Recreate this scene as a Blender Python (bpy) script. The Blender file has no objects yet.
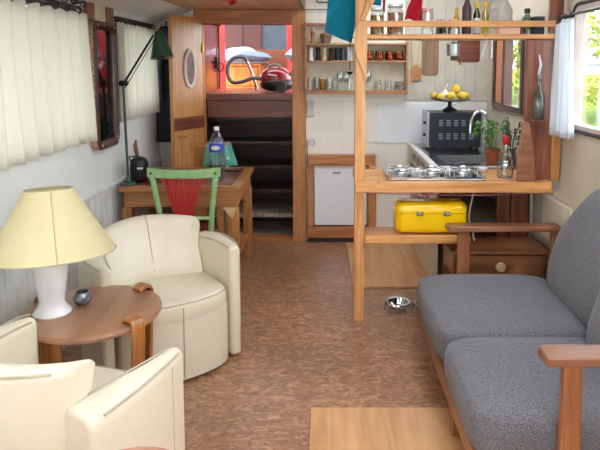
import bpy, bmesh, math, random
from mathutils import Vector, Matrix, Euler
random.seed(7)
R = math.radians
PI = math.pi
SC = bpy.context.scene
COL = SC.collection

# ---------------------------------------------------------------- materials
def lin(c):
    out = []
    for v in c:
        v = v / 255.0
        out.append(v / 12.92 if v <= .04045 else ((v + .055) / 1.055) ** 2.4)
    return (out[0], out[1], out[2], 1.0)

def mat(name, c, rough=.5, metal=0, trans=0, coat=0, ior=1.45, bump=0, bscale=60, c2=None, nscale=8, emit=None, es=0, sheen=0, alpha=1):
    m = bpy.data.materials.new(name); m.use_nodes = True
    nt = m.node_tree; b = nt.nodes['Principled BSDF']
    b.inputs['Base Color'].default_value = lin(c)
    b.inputs['Roughness'].default_value = rough
    b.inputs['Metallic'].default_value = metal
    b.inputs['Transmission Weight'].default_value = trans
    b.inputs['Coat Weight'].default_value = coat
    b.inputs['IOR'].default_value = ior
    b.inputs['Sheen Weight'].default_value = sheen
    b.inputs['Alpha'].default_value = alpha
    tc = nt.nodes.new('ShaderNodeTexCoord')
    n = nt.nodes.new('ShaderNodeTexNoise'); n.inputs['Scale'].default_value = nscale; n.inputs['Detail'].default_value = 5
    nt.links.new(tc.outputs['Object'], n.inputs['Vector'])
    cr = nt.nodes.new('ShaderNodeValToRGB')
    if c2 is None: c2 = tuple(max(0, v * .93) for v in c)
    cr.color_ramp.elements[0].color = lin(c2); cr.color_ramp.elements[1].color = lin(c)
    cr.color_ramp.elements[0].position = .35; cr.color_ramp.elements[1].position = .65
    nt.links.new(n.outputs['Fac'], cr.inputs['Fac']); nt.links.new(cr.outputs['Color'], b.inputs['Base Color'])
    if bump:
        n2 = nt.nodes.new('ShaderNodeTexNoise'); n2.inputs['Scale'].default_value = bscale; n2.inputs['Detail'].default_value = 4
        nt.links.new(tc.outputs['Object'], n2.inputs['Vector'])
        bp = nt.nodes.new('ShaderNodeBump'); bp.inputs['Strength'].default_value = bump; bp.inputs['Distance'].default_value = .01
        nt.links.new(n2.outputs['Fac'], bp.inputs['Height']); nt.links.new(bp.outputs['Normal'], b.inputs['Normal'])
    if emit:
        b.inputs['Emission Color'].default_value = lin(emit); b.inputs['Emission Strength'].default_value = es
    return m

def wood(name, c1, c2, axis='X', sc=1.0, rough=.42, coat=.15, knots=True):
    m = bpy.data.materials.new(name); m.use_nodes = True
    nt = m.node_tree; b = nt.nodes['Principled BSDF']
    tc = nt.nodes.new('ShaderNodeTexCoord'); mp = nt.nodes.new('ShaderNodeMapping')
    s = [22 * sc, 22 * sc, 22 * sc]; s['XYZ'.index(axis)] = 1.6 * sc
    mp.inputs['Scale'].default_value = s
    nt.links.new(tc.outputs['Object'], mp.inputs['Vector'])
    n = nt.nodes.new('ShaderNodeTexNoise'); n.inputs['Scale'].default_value = 1.3; n.inputs['Detail'].default_value = 7; n.inputs['Distortion'].default_value = .8
    nt.links.new(mp.outputs['Vector'], n.inputs['Vector'])
    cr = nt.nodes.new('ShaderNodeValToRGB')
    cr.color_ramp.elements[0].color = lin(c2); cr.color_ramp.elements[1].color = lin(c1)
    cr.color_ramp.elements[0].position = .32; cr.color_ramp.elements[1].position = .62
    nt.links.new(n.outputs['Fac'], cr.inputs['Fac'])
    col = cr.outputs['Color']
    if knots:
        v = nt.nodes.new('ShaderNodeTexVoronoi'); v.inputs['Scale'].default_value = 1.0
        mp2 = nt.nodes.new('ShaderNodeMapping'); s2 = [9, 9, 9]; s2['XYZ'.index(axis)] = 5
        mp2.inputs['Scale'].default_value = s2
        nt.links.new(tc.outputs['Object'], mp2.inputs['Vector']); nt.links.new(mp2.outputs['Vector'], v.inputs['Vector'])
        kr = nt.nodes.new('ShaderNodeValToRGB'); kr.color_ramp.elements[0].color = (.30, .22, .16, 1); kr.color_ramp.elements[1].color = (1, 1, 1, 1)
        kr.color_ramp.elements[0].position = .04; kr.color_ramp.elements[1].position = .12
        nt.links.new(v.outputs['Distance'], kr.inputs['Fac'])
        mx = nt.nodes.new('ShaderNodeMix'); mx.data_type = 'RGBA'; mx.blend_type = 'MULTIPLY'; mx.inputs[0].default_value = .75
        nt.links.new(col, mx.inputs[6]); nt.links.new(kr.outputs['Color'], mx.inputs[7]); col = mx.outputs[2]
    nt.links.new(col, b.inputs['Base Color'])
    b.inputs['Roughness'].default_value = rough; b.inputs['Coat Weight'].default_value = coat; b.inputs['Coat Roughness'].default_value = .3
    bp = nt.nodes.new('ShaderNodeBump'); bp.inputs['Strength'].default_value = .15; bp.inputs['Distance'].default_value = .004
    nt.links.new(n.outputs['Fac'], bp.inputs['Height']); nt.links.new(bp.outputs['Normal'], b.inputs['Normal'])
    return m

def glass(name, c=(255, 255, 255), rough=.02):
    m = bpy.data.materials.new(name); m.use_nodes = True
    nt = m.node_tree; b = nt.nodes['Principled BSDF']
    b.inputs['Base Color'].default_value = lin(c); b.inputs['Roughness'].default_value = rough
    b.inputs['Transmission Weight'].default_value = 1; b.inputs['IOR'].default_value = 1.45
    return m

def thin_glass(name, tint=(235, 240, 240), refl=.08):
    m = bpy.data.materials.new(name); m.use_nodes = True
    nt = m.node_tree; nt.nodes.clear()
    o = nt.nodes.new('ShaderNodeOutputMaterial'); t = nt.nodes.new('ShaderNodeBsdfTransparent'); g = nt.nodes.new('ShaderNodeBsdfGlossy')
    t.inputs['Color'].default_value = lin(tint); g.inputs['Roughness'].default_value = .03
    fr = nt.nodes.new('ShaderNodeLayerWeight'); fr.inputs['Blend'].default_value = .25
    ma = nt.nodes.new('ShaderNodeMath'); ma.operation = 'MULTIPLY_ADD'; ma.inputs[1].default_value = .6; ma.inputs[2].default_value = refl
    nt.links.new(fr.outputs['Facing'], ma.inputs[0])
    mx = nt.nodes.new('ShaderNodeMixShader')
    nt.links.new(ma.outputs[0], mx.inputs[0]); nt.links.new(t.outputs[0], mx.inputs[1]); nt.links.new(g.outputs[0], mx.inputs[2])
    nt.links.new(mx.outputs[0], o.inputs['Surface'])
    return m

def cloth(name, c, trl=.35, c2=None, sc=90):
    c2 = c2 or tuple(v * .975 for v in c)
    m = mat(name, c, rough=.9, c2=c2, nscale=sc, bump=.2, bscale=250)
    nt = m.node_tree; b = nt.nodes['Principled BSDF']; o = nt.nodes['Material Output']
    t = nt.nodes.new('ShaderNodeBsdfTranslucent'); t.inputs['Color'].default_value = lin(c)
    mx = nt.nodes.new('ShaderNodeMixShader'); mx.inputs[0].default_value = trl
    nt.links.new(b.outputs[0], mx.inputs[1]); nt.links.new(t.outputs[0], mx.inputs[2]); nt.links.new(mx.outputs[0], o.inputs['Surface'])
    return m

def floor_mat():
    m = bpy.data.materials.new('floor_board'); m.use_nodes = True
    nt = m.node_tree; b = nt.nodes['Principled BSDF']
    tc = nt.nodes.new('ShaderNodeTexCoord'); mp = nt.nodes.new('ShaderNodeMapping'); mp.inputs['Scale'].default_value = (11, 20, 1)
    mp.inputs['Rotation'].default_value = (0, 0, .12)
    nt.links.new(tc.outputs['Object'], mp.inputs['Vector'])
    n = nt.nodes.new('ShaderNodeTexNoise'); n.inputs['Scale'].default_value = 1.6; n.inputs['Detail'].default_value = 8; n.inputs['Roughness'].default_value = .65; n.inputs['Distortion'].default_value = 1.2
    nt.links.new(mp.outputs[0], n.inputs['Vector'])
    cr = nt.nodes.new('ShaderNodeValToRGB'); e = cr.color_ramp.elements
    e[0].position = .3; e[0].color = lin((110, 74, 52)); e[1].position = .7; e[1].color = lin((206, 160, 124))
    k = e.new(.5); k.color = lin((160, 114, 84))
    nt.links.new(n.outputs['Fac'], cr.inputs['Fac'])
    n3 = nt.nodes.new('ShaderNodeTexNoise'); n3.inputs['Scale'].default_value = 1.8; n3.inputs['Detail'].default_value = 3
    nt.links.new(tc.outputs['Object'], n3.inputs['Vector'])
    mr3 = nt.nodes.new('ShaderNodeMapRange'); mr3.inputs[1].default_value = .3; mr3.inputs[2].default_value = .7; mr3.inputs[3].default_value = .78; mr3.inputs[4].default_value = 1.08
    nt.links.new(n3.outputs['Fac'], mr3.inputs[0])
    mx = nt.nodes.new('ShaderNodeMix'); mx.data_type = 'RGBA'; mx.blend_type = 'MULTIPLY'; mx.inputs[0].default_value = 1
    nt.links.new(cr.outputs[0], mx.inputs[6]); nt.links.new(mr3.outputs[0], mx.inputs[7])
    nt.links.new(mx.outputs[2], b.inputs['Base Color'])
    b.inputs['Coat Weight'].default_value = .45; b.inputs['Coat Roughness'].default_value = .16
    mr = nt.nodes.new('ShaderNodeMapRange'); mr.inputs[3].default_value = .22; mr.inputs[4].default_value = .5
    nt.links.new(n.outputs['Fac'], mr.inputs[0]); nt.links.new(mr.outputs[0], b.inputs['Roughness'])
    bp = nt.nodes.new('ShaderNodeBump'); bp.inputs['Strength'].default_value = .35; bp.inputs['Distance'].default_value = .006
    nt.links.new(n.outputs['Fac'], bp.inputs['Height']); nt.links.new(bp.outputs['Normal'], b.inputs['Normal']); nt.links.new(bp.outputs['Normal'], b.inputs['Coat Normal'])
    return m

def tile_mat(name, c, grout, w, h, rough=.3, plane='XZ', off=(0, 0), mortar=.004):
    m = bpy.data.materials.new(name); m.use_nodes = True
    nt = m.node_tree; b = nt.nodes['Principled BSDF']
    tc = nt.nodes.new('ShaderNodeTexCoord'); sx = nt.nodes.new('ShaderNodeSeparateXYZ'); cx = nt.nodes.new('ShaderNodeCombineXYZ')
    nt.links.new(tc.outputs['Object'], sx.inputs[0])
    for i, a in enumerate(plane):
        ad = nt.nodes.new('ShaderNodeMath'); ad.inputs[1].default_value = off[i]
        nt.links.new(sx.outputs[a], ad.inputs[0]); nt.links.new(ad.outputs[0], cx.inputs[i])
    br = nt.nodes.new('ShaderNodeTexBrick'); br.offset = 0; br.inputs['Scale'].default_value = 1
    br.inputs['Brick Width'].default_value = w; br.inputs['Row Height'].default_value = h
    br.inputs['Mortar Size'].default_value = mortar; br.inputs['Mortar Smooth'].default_value = .2
    br.inputs['Color1'].default_value = lin(c); br.inputs['Color2'].default_value = lin(tuple(v * .975 for v in c)); br.inputs['Mortar'].default_value = lin(grout)
    nt.links.new(cx.outputs[0], br.inputs['Vector']); nt.links.new(br.outputs['Color'], b.inputs['Base Color'])
    b.inputs['Roughness'].default_value = rough
    bp = nt.nodes.new('ShaderNodeBump'); bp.invert = True; bp.inputs['Strength'].default_value = .3; bp.inputs['Distance'].default_value = .002
    nt.links.new(br.outputs['Fac'], bp.inputs['Height']); nt.links.new(bp.outputs['Normal'], b.inputs['Normal'])
    return m

M = {}
M['floor'] = floor_mat()
M['wall'] = mat('painted_wall', (230, 232, 229), .5, bump=.08, bscale=30, c2=(222, 224, 222), nscale=3)
M['wall_r'] = mat('cream_wall', (206, 195, 176), .6, c2=(196, 184, 164), nscale=3)
M['tile'] = tile_mat('white_tiles', (242, 240, 230), (228, 225, 214), .2, .3, .3, 'XZ', (.054, .18), .003)
M['wains'] = mat('wainscot_paint', (226, 228, 226), .5)
M['ceil'] = wood('ceiling_boards', (206, 176, 142), (178, 146, 114), 'Y', .5, .4, .1, False)
M['galley_ceil'] = mat('galley_ceiling', (200, 190, 170), .7)
M['pine'] = wood('orange_pine', (220, 160, 98), (184, 122, 66), 'X', 1, .4, .25)
M['pine_z'] = wood('orange_pine_upright', (222, 166, 106), (184, 122, 68), 'Z', 1, .4, .25)
M['pine_y'] = wood('orange_pine_y', (212, 148, 84), (176, 108, 52), 'Y', 1, .4, .25)
M['teak_z'] = wood('teak_upright', (160, 100, 60), (118, 68, 40), 'Z', 1, .4, .25, False)
M['teak'] = wood('teak', (142, 92, 64), (110, 66, 44), 'X', 1, .38, .35, False)
M['frame'] = wood('frame_wood', (204, 142, 88), (166, 106, 58), 'Z', 1, .45, .2)
M['frame_x'] = wood('frame_wood_x', (196, 132, 80), (158, 98, 54), 'X', 1, .45, .2)
M['door'] = wood('door_wood', (206, 148, 90), (180, 120, 68), 'Z', .7, .4, .3, False)
M['desk'] = wood('desk_wood', (186, 130, 78), (150, 96, 52), 'X', 1, .4, .2)
M['desk_z'] = wood('desk_wood_z', (186, 130, 78), (150, 96, 52), 'Z', 1, .4, .2)
M['table'] = wood('table_wood', (166, 122, 92), (138, 96, 70), 'Y', .4, .35, .35, False)
M['bent'] = wood('bent_ply', (178, 116, 58), (140, 84, 38), 'Z', 1, .35, .4, False)
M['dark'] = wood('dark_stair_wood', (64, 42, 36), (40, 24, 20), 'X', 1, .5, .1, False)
M['tread'] = mat('lit_tread', (206, 192, 178), .3, c2=(136, 118, 106), nscale=40, bump=.5, bscale=60)  # paled to stand in for reflected light on lowest tread and kick board
M['redwood'] = wood('mahogany', (128, 70, 50), (88, 42, 30), 'X', 1, .4, .3, False)
M['redwood_z'] = wood('mahogany_z', (140, 80, 56), (94, 48, 34), 'Z', 1, .4, .3, False)
M['ply'] = wood('plywood', (206, 158, 110), (182, 132, 86), 'Y', .6, .45, .15, False)
M['rack'] = wood('rack_wood', (188, 138, 96), (150, 102, 66), 'X', 1, .45, .1, False)
M['cab'] = wood('cabinet_wood', (152, 98, 66), (118, 70, 44), 'X', 1, .4, .3, False)
M['greyboard'] = wood('grey_board', (150, 120, 92), (120, 92, 68), 'Z', 1, .6, 0, False)
M['spoon'] = wood('spoon_wood', (184, 130, 84), (150, 98, 60), 'Z', 1, .6, 0, False)
M['lightwood'] = wood('light_wood', (220, 190, 150), (196, 160, 118), 'Z', 1, .6, 0, False)
M['leather'] = mat('cream_leather', (218, 210, 190), .36, c2=(211, 202, 180), nscale=4, bump=.06, bscale=140, coat=.1)
M['piping'] = mat('leather_piping', (184, 174, 150), .5)
M['fab'] = mat('grey_weave', (122, 120, 124), .95, c2=(68, 67, 72), nscale=230, bump=.35, bscale=230, sheen=.1)
M['shade'] = cloth('lamp_shade_fabric', (222, 211, 166), .2, (218, 206, 160), 6)
M['shade_in'] = M['shade']
M['ceramic'] = mat('white_ceramic', (232, 233, 236), .18, coat=.3)
M['curt'] = cloth('cream_curtain', (234, 231, 221), .38)
M['curt2'] = cloth('white_curtain', (232, 236, 240), .4)
M['black'] = mat('black', (26, 26, 28), .4)
M['blackiron'] = mat('black_iron', (38, 34, 34), .45, metal=.3)
M['mframe'] = mat('mirror_frame_paint', (92, 58, 48), .4, c2=(56, 36, 32), nscale=20, bump=.2, bscale=30, coat=.3)
M['mside'] = mat('mirror_frame_worn_edge', (150, 92, 74), .5, c2=(196, 176, 140), nscale=60)
M['mglass'] = mat('mirror_glass', (78, 74, 76), .06, metal=1)
M['green'] = mat('green_enamel', (48, 84, 66), .3, coat=.3)
M['gchair'] = mat('mint_green_paint', (158, 196, 138), .45, c2=(140, 180, 120), nscale=20)
M['redp'] = mat('red_paint', (178, 34, 34), .45)
M['redseat'] = mat('red_brown_seat', (140, 64, 50), .5)
M['deskred'] = mat('red_leather_top', (140, 66, 66), .3, c2=(120, 52, 54), nscale=6, coat=.3)
M['white'] = mat('white_plastic', (232, 236, 240), .35)
M['fridge'] = mat('white_enamel', (240, 245, 253), .3, c2=(238, 243, 251))
M['fridgetop'] = mat('yellowed_fridge_top', (232, 220, 176), .4)
M['grey'] = mat('mid_grey', (140, 140, 142), .5)
M['lgrey'] = mat('light_grey', (214, 212, 206), .5)
M['board'] = mat('white_metal_board', (236, 240, 244), .25, c2=(232, 236, 240))
M['steel'] = mat('stainless_steel', (200, 202, 204), .22, metal=1)
M['steeld'] = mat('brushed_steel', (186, 188, 190), .38, metal=1)
M['silverglass'] = mat('silvered_glass', (150, 154, 158), .22, metal=.7, c2=(96, 100, 106), nscale=50)
M['chrome'] = mat('chrome', (230, 230, 232), .08, metal=1)
M['copper'] = mat('copper', (176, 98, 66), .16, metal=1, c2=(140, 66, 44))
M['brass'] = mat('brass', (200, 160, 90), .3, metal=1)
M['oven'] = mat('dark_oven_metal', (38, 46, 56), .35)
M['vent'] = mat('oven_vent', (150, 162, 170), .5)
M['yellow'] = mat('yellow_enamel', (246, 200, 10), .16, coat=.5, c2=(242, 192, 4))
M['latch'] = mat('latch_metal', (120, 122, 124), .4, metal=.8)
M['lemon'] = mat('yellow_fruit', (226, 190, 70), .5, c2=(206, 170, 56), nscale=30)
M['garlic'] = mat('garlic_skin', (236, 222, 208), .6)
M['terra'] = mat('terracotta', (178, 92, 60), .75, c2=(164, 82, 52), nscale=30)
M['leaf'] = mat('green_leaf', (96, 150, 60), .5, c2=(66, 120, 44), nscale=20)
M['leafd'] = mat('dark_green_leaf', (62, 92, 60), .5, c2=(46, 72, 46), nscale=20)
M['soil'] = mat('soil', (54, 40, 30), .95)
M['glass'] = glass('clear_glass')
M['tglass'] = thin_glass('thin_clear_glass', (246, 248, 246), .16)
M['amber'] = thin_glass('yellow_glass', (236, 216, 90), .08)
M['greeng'] = thin_glass('greenish_glass', (170, 190, 170), .14)
M['pane'] = thin_glass('window_pane', (246, 250, 250), .03)
M['pet'] = thin_glass('bottle_plastic', (224, 234, 238), .14)
M['pasta'] = mat('dry_pasta', (214, 178, 96), .7, c2=(160, 110, 50), nscale=70)
M['pasta2'] = mat('mixed_pasta', (206, 160, 100), .7, c2=(160, 70, 60), nscale=60)
M['redc'] = cloth('red_cloth', (190, 22, 42), .1)
M['teal'] = cloth('teal_towel', (0, 138, 170), .1, c2=(0, 120, 152))
M['tealg'] = cloth('sea_green_cloth', (120, 212, 190), .15)
M['bluel'] = mat('blue_label', (60, 84, 176), .5)
M['purple'] = mat('purple_brown_wrap', (84, 58, 66), .5)
M['bottled'] = mat('dark_bottle_glass', (48, 34, 34), .15, coat=.4)
M['yellowcap'] = mat('yellow_cap', (236, 204, 30), .4)
M['orangecap'] = mat('orange_cap', (230, 176, 40), .4)
M['label'] = mat('white_label', (224, 226, 222), .6)
M['pink'] = mat('pink_tray', (222, 176, 150), .6)
M['redbook'] = mat('dark_red_book', (120, 24, 44), .5)
M['tin'] = mat('tin', (170, 168, 164), .3, metal=.9)
M['plasticbag'] = cloth('clear_plastic_bag', (214, 208, 200), .3)
M['check'] = mat('red_white_lid', (230, 210, 206), .5, c2=(190, 50, 60), nscale=120)
M['navy'] = cloth('navy_coat', (36, 40, 52), .02)
M['redlam'] = mat('red_painted_post', (216, 74, 74), .35, c2=(200, 56, 58))
M['redwall'] = mat('dark_red_wall', (150, 66, 58), .25, coat=.5)
M['vred'] = mat('vacuum_red', (140, 12, 34), .15, coat=.8)
M['hose'] = mat('grey_hose', (108, 110, 116), .45)
M['orwood'] = wood('orange_cabinet', (226, 150, 78), (190, 108, 50), 'Z', 1, .4, .3)
M['pillw'] = cloth('white_pillowcase', (236, 232, 230), .1)
M['pillb'] = cloth('blue_pillowcase', (156, 176, 208), .1)
M['brown'] = mat('brown_panel', (150, 92, 66), .45, c2=(136, 80, 56), nscale=5)
M['stool'] = mat('tan_leather', (176, 120, 98), .4, coat=.2, bump=.05, bscale=100)
M['cable'] = mat('white_cable', (222, 212, 196), .5)
M['string'] = mat('pink_string', (206, 120, 130), .7)
M['water'] = mat('water', (150, 160, 160), .12, bump=.4, bscale=3)
M['grass'] = mat('bank_grass', (120, 140, 60), .9, c2=(90, 110, 44), nscale=3)
M['tree'] = mat('sunlit_foliage', (190, 190, 80), .7, c2=(130, 146, 54), nscale=3)
M['bark'] = mat('bark', (90, 74, 58), .9)
M['rubber'] = mat('dark_window_rubber', (62, 56, 60), .6)
M['reveal'] = mat('window_reveal', (190, 168, 160), .5)
M['wframe'] = wood('dark_window_wood', (96, 58, 46), (66, 38, 30), 'Z', 1, .4, .2, False)
M['gcloth'] = mat('green_cloth', (110, 120, 60), .9)
M['brtile'] = mat('brown_tile', (104, 60, 46), .3)
M['bin'] = mat('cream_panel', (224, 214, 190), .5)

# ---------------------------------------------------------------- geometry helpers
class B:
    def __init__(s): s.bm = bmesh.new()
    def box(s, cx, cy, cz, sx, sy, sz, rx=0, ry=0, rz=0):
        mtx = Matrix.Translation((cx, cy, cz)) @ Euler((rx, ry, rz)).to_matrix().to_4x4() @ Matrix.Diagonal((sx, sy, sz, 1))
        bmesh.ops.create_cube(s.bm, size=1, matrix=mtx); return s
    def span(s, x0, x1, y0, y1, z0, z1): return s.box((x0 + x1) / 2, (y0 + y1) / 2, (z0 + z1) / 2, abs(x1 - x0), abs(y1 - y0), abs(z1 - z0))
    def loft(s, rings, caps=True, closed=False):
        vs = [[s.bm.verts.new(p) for p in r] for r in rings]
        n = len(vs[0]); m = len(vs)
        for i in range(m if closed else m - 1):
            a, b = vs[i], vs[(i + 1) % m]
            for k in range(n):
                try: s.bm.faces.new((a[k], a[(k + 1) % n], b[(k + 1) % n], b[k]))
                except ValueError: pass
        if caps and not closed:
            for r in (vs[0], vs[-1]):
                try: s.bm.faces.new(r)
                except ValueError: pass
        return s
    def cyl(s, p0, p1, r0, r1=None, n=16): 
        return s.tube([p0, p1], [r0, r0 if r1 is None else r1], n)
    def tube(s, pts, r, n=10, closed=False):
        pts = [Vector(p) for p in pts]
        if not hasattr(r, '__len__'): r = [r] * len(pts)
        rings = []; up = None
        for i, p in enumerate(pts):
            if closed: t = pts[(i + 1) % len(pts)] - pts[i - 1]
            elif i == 0: t = pts[1] - p
            elif i == len(pts) - 1: t = p - pts[-2]
            else: t = (pts[i + 1] - p).normalized() + (p - pts[i - 1]).normalized()
            t.normalize()
            if up is None:
                up = Vector((0, 0, 1)) if abs(t.z) < .9 else Vector((1, 0, 0))
            a = t.cross(up).normalized(); b = a.cross(t).normalized(); up = b
            rings.append([p + (a * math.cos(2 * PI * k / n) + b * math.sin(2 * PI * k / n)) * r[i] for k in range(n)])
        return s.loft(rings, True, closed)
    def lathe(s, prof, x=0, y=0, z=0, n=24, sy=1):
        rings = [[(x + max(r, 1e-4) * math.cos(2 * PI * k / n), y + sy * max(r, 1e-4) * math.sin(2 * PI * k / n), z + h) for k in range(n)] for r, h in prof]
        return s.loft(rings, True)
    def prism(s, poly, axis, a, b):
        def P(u, v, w): return {'X': (w, u, v), 'Y': (u, w, v), 'Z': (u, v, w)}[axis]
        return s.loft([[P(u, v, a) for u, v in poly], [P(u, v, b) for u, v in poly]])
    def sheet(s, f, nu, nv):
        g = [[s.bm.verts.new(f(i / nu, j / nv)) for j in range(nv + 1)] for i in range(nu + 1)]
        for i in range(nu):
            for j in range(nv): s.bm.faces.new((g[i][j], g[i + 1][j], g[i + 1][j + 1], g[i][j + 1]))
        return s
    def build(s, name, m, parent=None, bevel=0, seg=2, sub=0, solid=0, ang=40, smooth=True, label=None):
        bmesh.ops.recalc_face_normals(s.bm, faces=s.bm.faces)
        me = bpy.data.meshes.new(name); s.bm.to_mesh(me); s.bm.free()
        if smooth:
            for p in me.polygons: p.use_smooth = True
            me.set_sharp_from_angle(angle=R(ang))
        me.materials.append(m)
        o = bpy.data.objects.new(name, me); COL.objects.link(o)
        if parent: o.parent = parent
        if solid:
            d = o.modifiers.new('solid', 'SOLIDIFY'); d.thickness = solid; d.offset = 0
        if bevel:
            d = o.modifiers.new('bevel', 'BEVEL'); d.width = bevel; d.segments = seg; d.limit_method = 'ANGLE'; d.angle_limit = R(40); d.harden_normals = False
        if sub:
            d = o.modifiers.new('sub', 'SUBSURF'); d.levels = sub; d.render_levels = sub
        if label: o['label'] = label
        return o

def smooth(pts, n=6):
    P = [Vector(p) for p in pts]; out = []
    for i in range(len(P) - 1):
        a, b, c, d = P[max(i - 1, 0)], P[i], P[i + 1], P[min(i + 2, len(P) - 1)]
        for k in range(n):
            u = k / n; out.append(.5 * ((2 * b) + (c - a) * u + (2 * a - 5 * b + 4 * c - d) * u * u + (3 * b - a - 3 * c + d) * u ** 3))
    return out + [P[-1]]
def thing(name, label, cat, loc=(0, 0, 0), rz=0, group=None):
    o = bpy.data.objects.new(name, None); COL.objects.link(o)
    o.location = loc; o.rotation_euler = (0, 0, rz); o['label'] = label; o['category'] = cat
    if group: o['group'] = group
    return o
def tag(o, label, cat, group=None, loc=None):
    o['label'] = label; o['category'] = cat
    if group: o['group'] = group
    if loc: o.location = loc
    return o
def struct(o):
    o['kind'] = 'structure'; return o
def dup(root, loc, label, rz=None):
    r = root.copy(); COL.objects.link(r); r.location = loc; r['label'] = label
    if rz is not None: r.rotation_euler = (0, 0, rz)
    for ch in root.children:
        c = ch.copy(); COL.objects.link(c); c.parent = r
        for g in ch.children:
            d = g.copy(); COL.objects.link(d); d.parent = c
    return r
def rrect(w, h, r, n=5, cx=0, cy=0):
    pts = []
    for (sx, sy, a0) in ((1, 1, 0), (-1, 1, 90), (-1, -1, 180), (1, -1, 270)):
        for k in range(n + 1):
            a = R(a0 + 90 * k / n)
            pts.append((cx + sx * (w / 2 - r) + r * math.cos(a), cy + sy * (h / 2 - r) + r * math.sin(a)))
    return pts

XL, XR, YB = -1.5, 1.44, 5.376
# ================================================================ SETTING
struct(B().span(XL - .1, XR + .1, -2, YB + .08, -.1, 0).build('floor', M['floor'], smooth=False))

def wall_x(name, x, th, y0, y1, z0, z1, holes, m):
    b = B(); ys = sorted(holes)
    cur = y0
    for (a, c, lo, hi) in ys:
        b.span(x, x + th, cur, a, z0, z1); b.span(x, x + th, a, c, z0, lo); b.span(x, x + th, a, c, hi, z1); cur = c
    b.span(x, x + th, cur, y1, z0, z1)
    return struct(b.build(name, m, smooth=False))
wall_x('wall_left', XL, -.06, -2, YB + .08, 0, 2.4, [(-1.5, -.2, 1.0, 1.93), (1.2, 1.9, 1.2, 1.95), (2.35, 3.62, 1.2, 1.945), (4.32, 5.18, 1.27, 1.93)], M['wall'])  # both side walls: openings beside and behind the camera are unseen, added for light
wall_x('wall_right', XR, .06, -2, YB + .08, 0, 2.5, [(-1.5, -.2, 1.0, 1.93), (.2, .9, 1.2, 1.95), (2.0, 3.52, 1.24, 1.93), (4.42, 5.12, 1.25, 1.85)], M['wall_r'])
# back wall with the companionway opening
b = B()
b.span(XL, -1.094, YB, YB + .08, 0, 2.4); b.span(-1.094, -.239, YB, YB + .08, 1.96, 2.4); b.span(-.239, XR, YB, YB + .08, 0, 2.5)
struct(b.build('wall_back', M['tile'], smooth=False))
b = B(); x = .70
while x < XR - .01:
    b.span(x, min(x + .089, XR), YB - .01, YB, 1.28, 2.42); x += .09
struct(b.build('trim_13', mat('beadboard', (204, 198, 182), .5), bevel=.003, smooth=False))
b = B()
b.span(XL, -.6, -2.06, -2, 0, 2.4); b.span(.6, XR, -2.06, -2, 0, 2.5); b.span(-.6, .6, -2.06, -2, 0, 1.15); b.span(-.6, .6, -2.06, -2, 1.95, 2.5)  # opening behind the camera is unseen, added and sized for fill light
struct(b.build('wall_front', M['wall'], smooth=False))
# ceiling: boarded saloon ceiling (planks along the boat), higher plain ceiling over the galley
b = B(); x = -1.2
while x < -.19:
    w = min(.098, -.185 - x)
    if x > -1.05 and x < -.3: b.span(x, x + w - .004, -2, 1.5, 2.08, 2.10); b.span(x, x + w - .004, 2.0, YB, 2.08, 2.10)
    else: b.span(x, x + w - .004, -2, YB, 2.08, 2.10)
    x += .098
b.span(-1.2, -.185, -2, 1.5, 2.095, 2.12); b.span(-1.2, -.185, 2.0, YB, 2.095, 2.12); b.span(-1.2, -1.0, 1.5, 2.0, 2.095, 2.12); b.span(-.3, -.185, 1.5, 2.0, 2.095, 2.12)
x = -.185
b.prism([(-1.2, 2.08), (-1.2, 2.12), (-1.5, 2.02), (-1.5, 1.985)], 'Y', -2, YB)
struct(b.build('ceiling', M['ceil'], smooth=False))
b = B(); b.span(-.185, .25, .6, YB, 2.42, 2.46); b.span(1.15, XR, .6, YB, 2.42, 2.46); b.span(.25, 1.15, .6, 1.7, 2.42, 2.46); b.span(.25, 1.15, 2.9, 3.95, 2.42, 2.46); b.span(.25, 1.15, 5.0, YB, 2.42, 2.46); b.span(-.2, -.185, .6, YB, 2.08, 2.46); b.span(-.2, XR, .58, .6, 2.08, 2.46); b.span(-.2, XR, -2, -1.5, 2.08, 2.12)
b.span(.9, XR, -1.5, .6, 2.08, 2.12); b.span(-.2, .9, .45, .6, 2.08, 2.12)  # gap left behind the camera is an unseen skylight added for light
struct(b.build('ceiling_galley', M['galley_ceil'], smooth=False))
struct(B().prism([(-1.205, 2.075), (-1.5, 1.98), (-1.5, 1.975), (-1.205, 2.07)], 'Y', -2, YB - .01).build('trim_1', M['wall'], smooth=False))
opal = bpy.data.materials.new('opal_acrylic'); opal.use_nodes = True; _n = opal.node_tree; _n.nodes.clear()
_o = _n.nodes.new('ShaderNodeOutputMaterial'); _t = _n.nodes.new('ShaderNodeBsdfTranslucent'); _t.inputs['Color'].default_value = (.92, .93, .95, 1); _n.links.new(_t.outputs[0], _o.inputs['Surface'])
for nme, x0, x1, y0, y1, z in (('added_hatch_1', .25, 1.15, 3.95, 5.0, 2.45), ('added_hatch_2', .25, 1.15, 1.7, 2.9, 2.45), ('added_hatch_3', -1.0, -.3, 1.5, 2.0, 2.11)):  # unseen roof hatches, added to brighten the galley and saloon from above
    w = bpy.data.objects.new(nme, None); COL.objects.link(w); struct(w); w.location = ((x0 + x1) / 2, (y0 + y1) / 2, z); hx, hy = (x1 - x0) / 2, (y1 - y0) / 2
    B().span(-hx, hx, -hy, hy, 0, .002).build('window_pane', opal, w)
    b = B(); b.span(-hx - .04, hx + .04, -hy - .04, -hy, -.03, .05); b.span(-hx - .04, hx + .04, hy, hy + .04, -.03, .05); b.span(-hx - .04, -hx, -hy, hy, -.03, .05); b.span(hx, hx + .04, -hy, hy, -.03, .05); b.build('window_frame', M['bin'], w)
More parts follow.
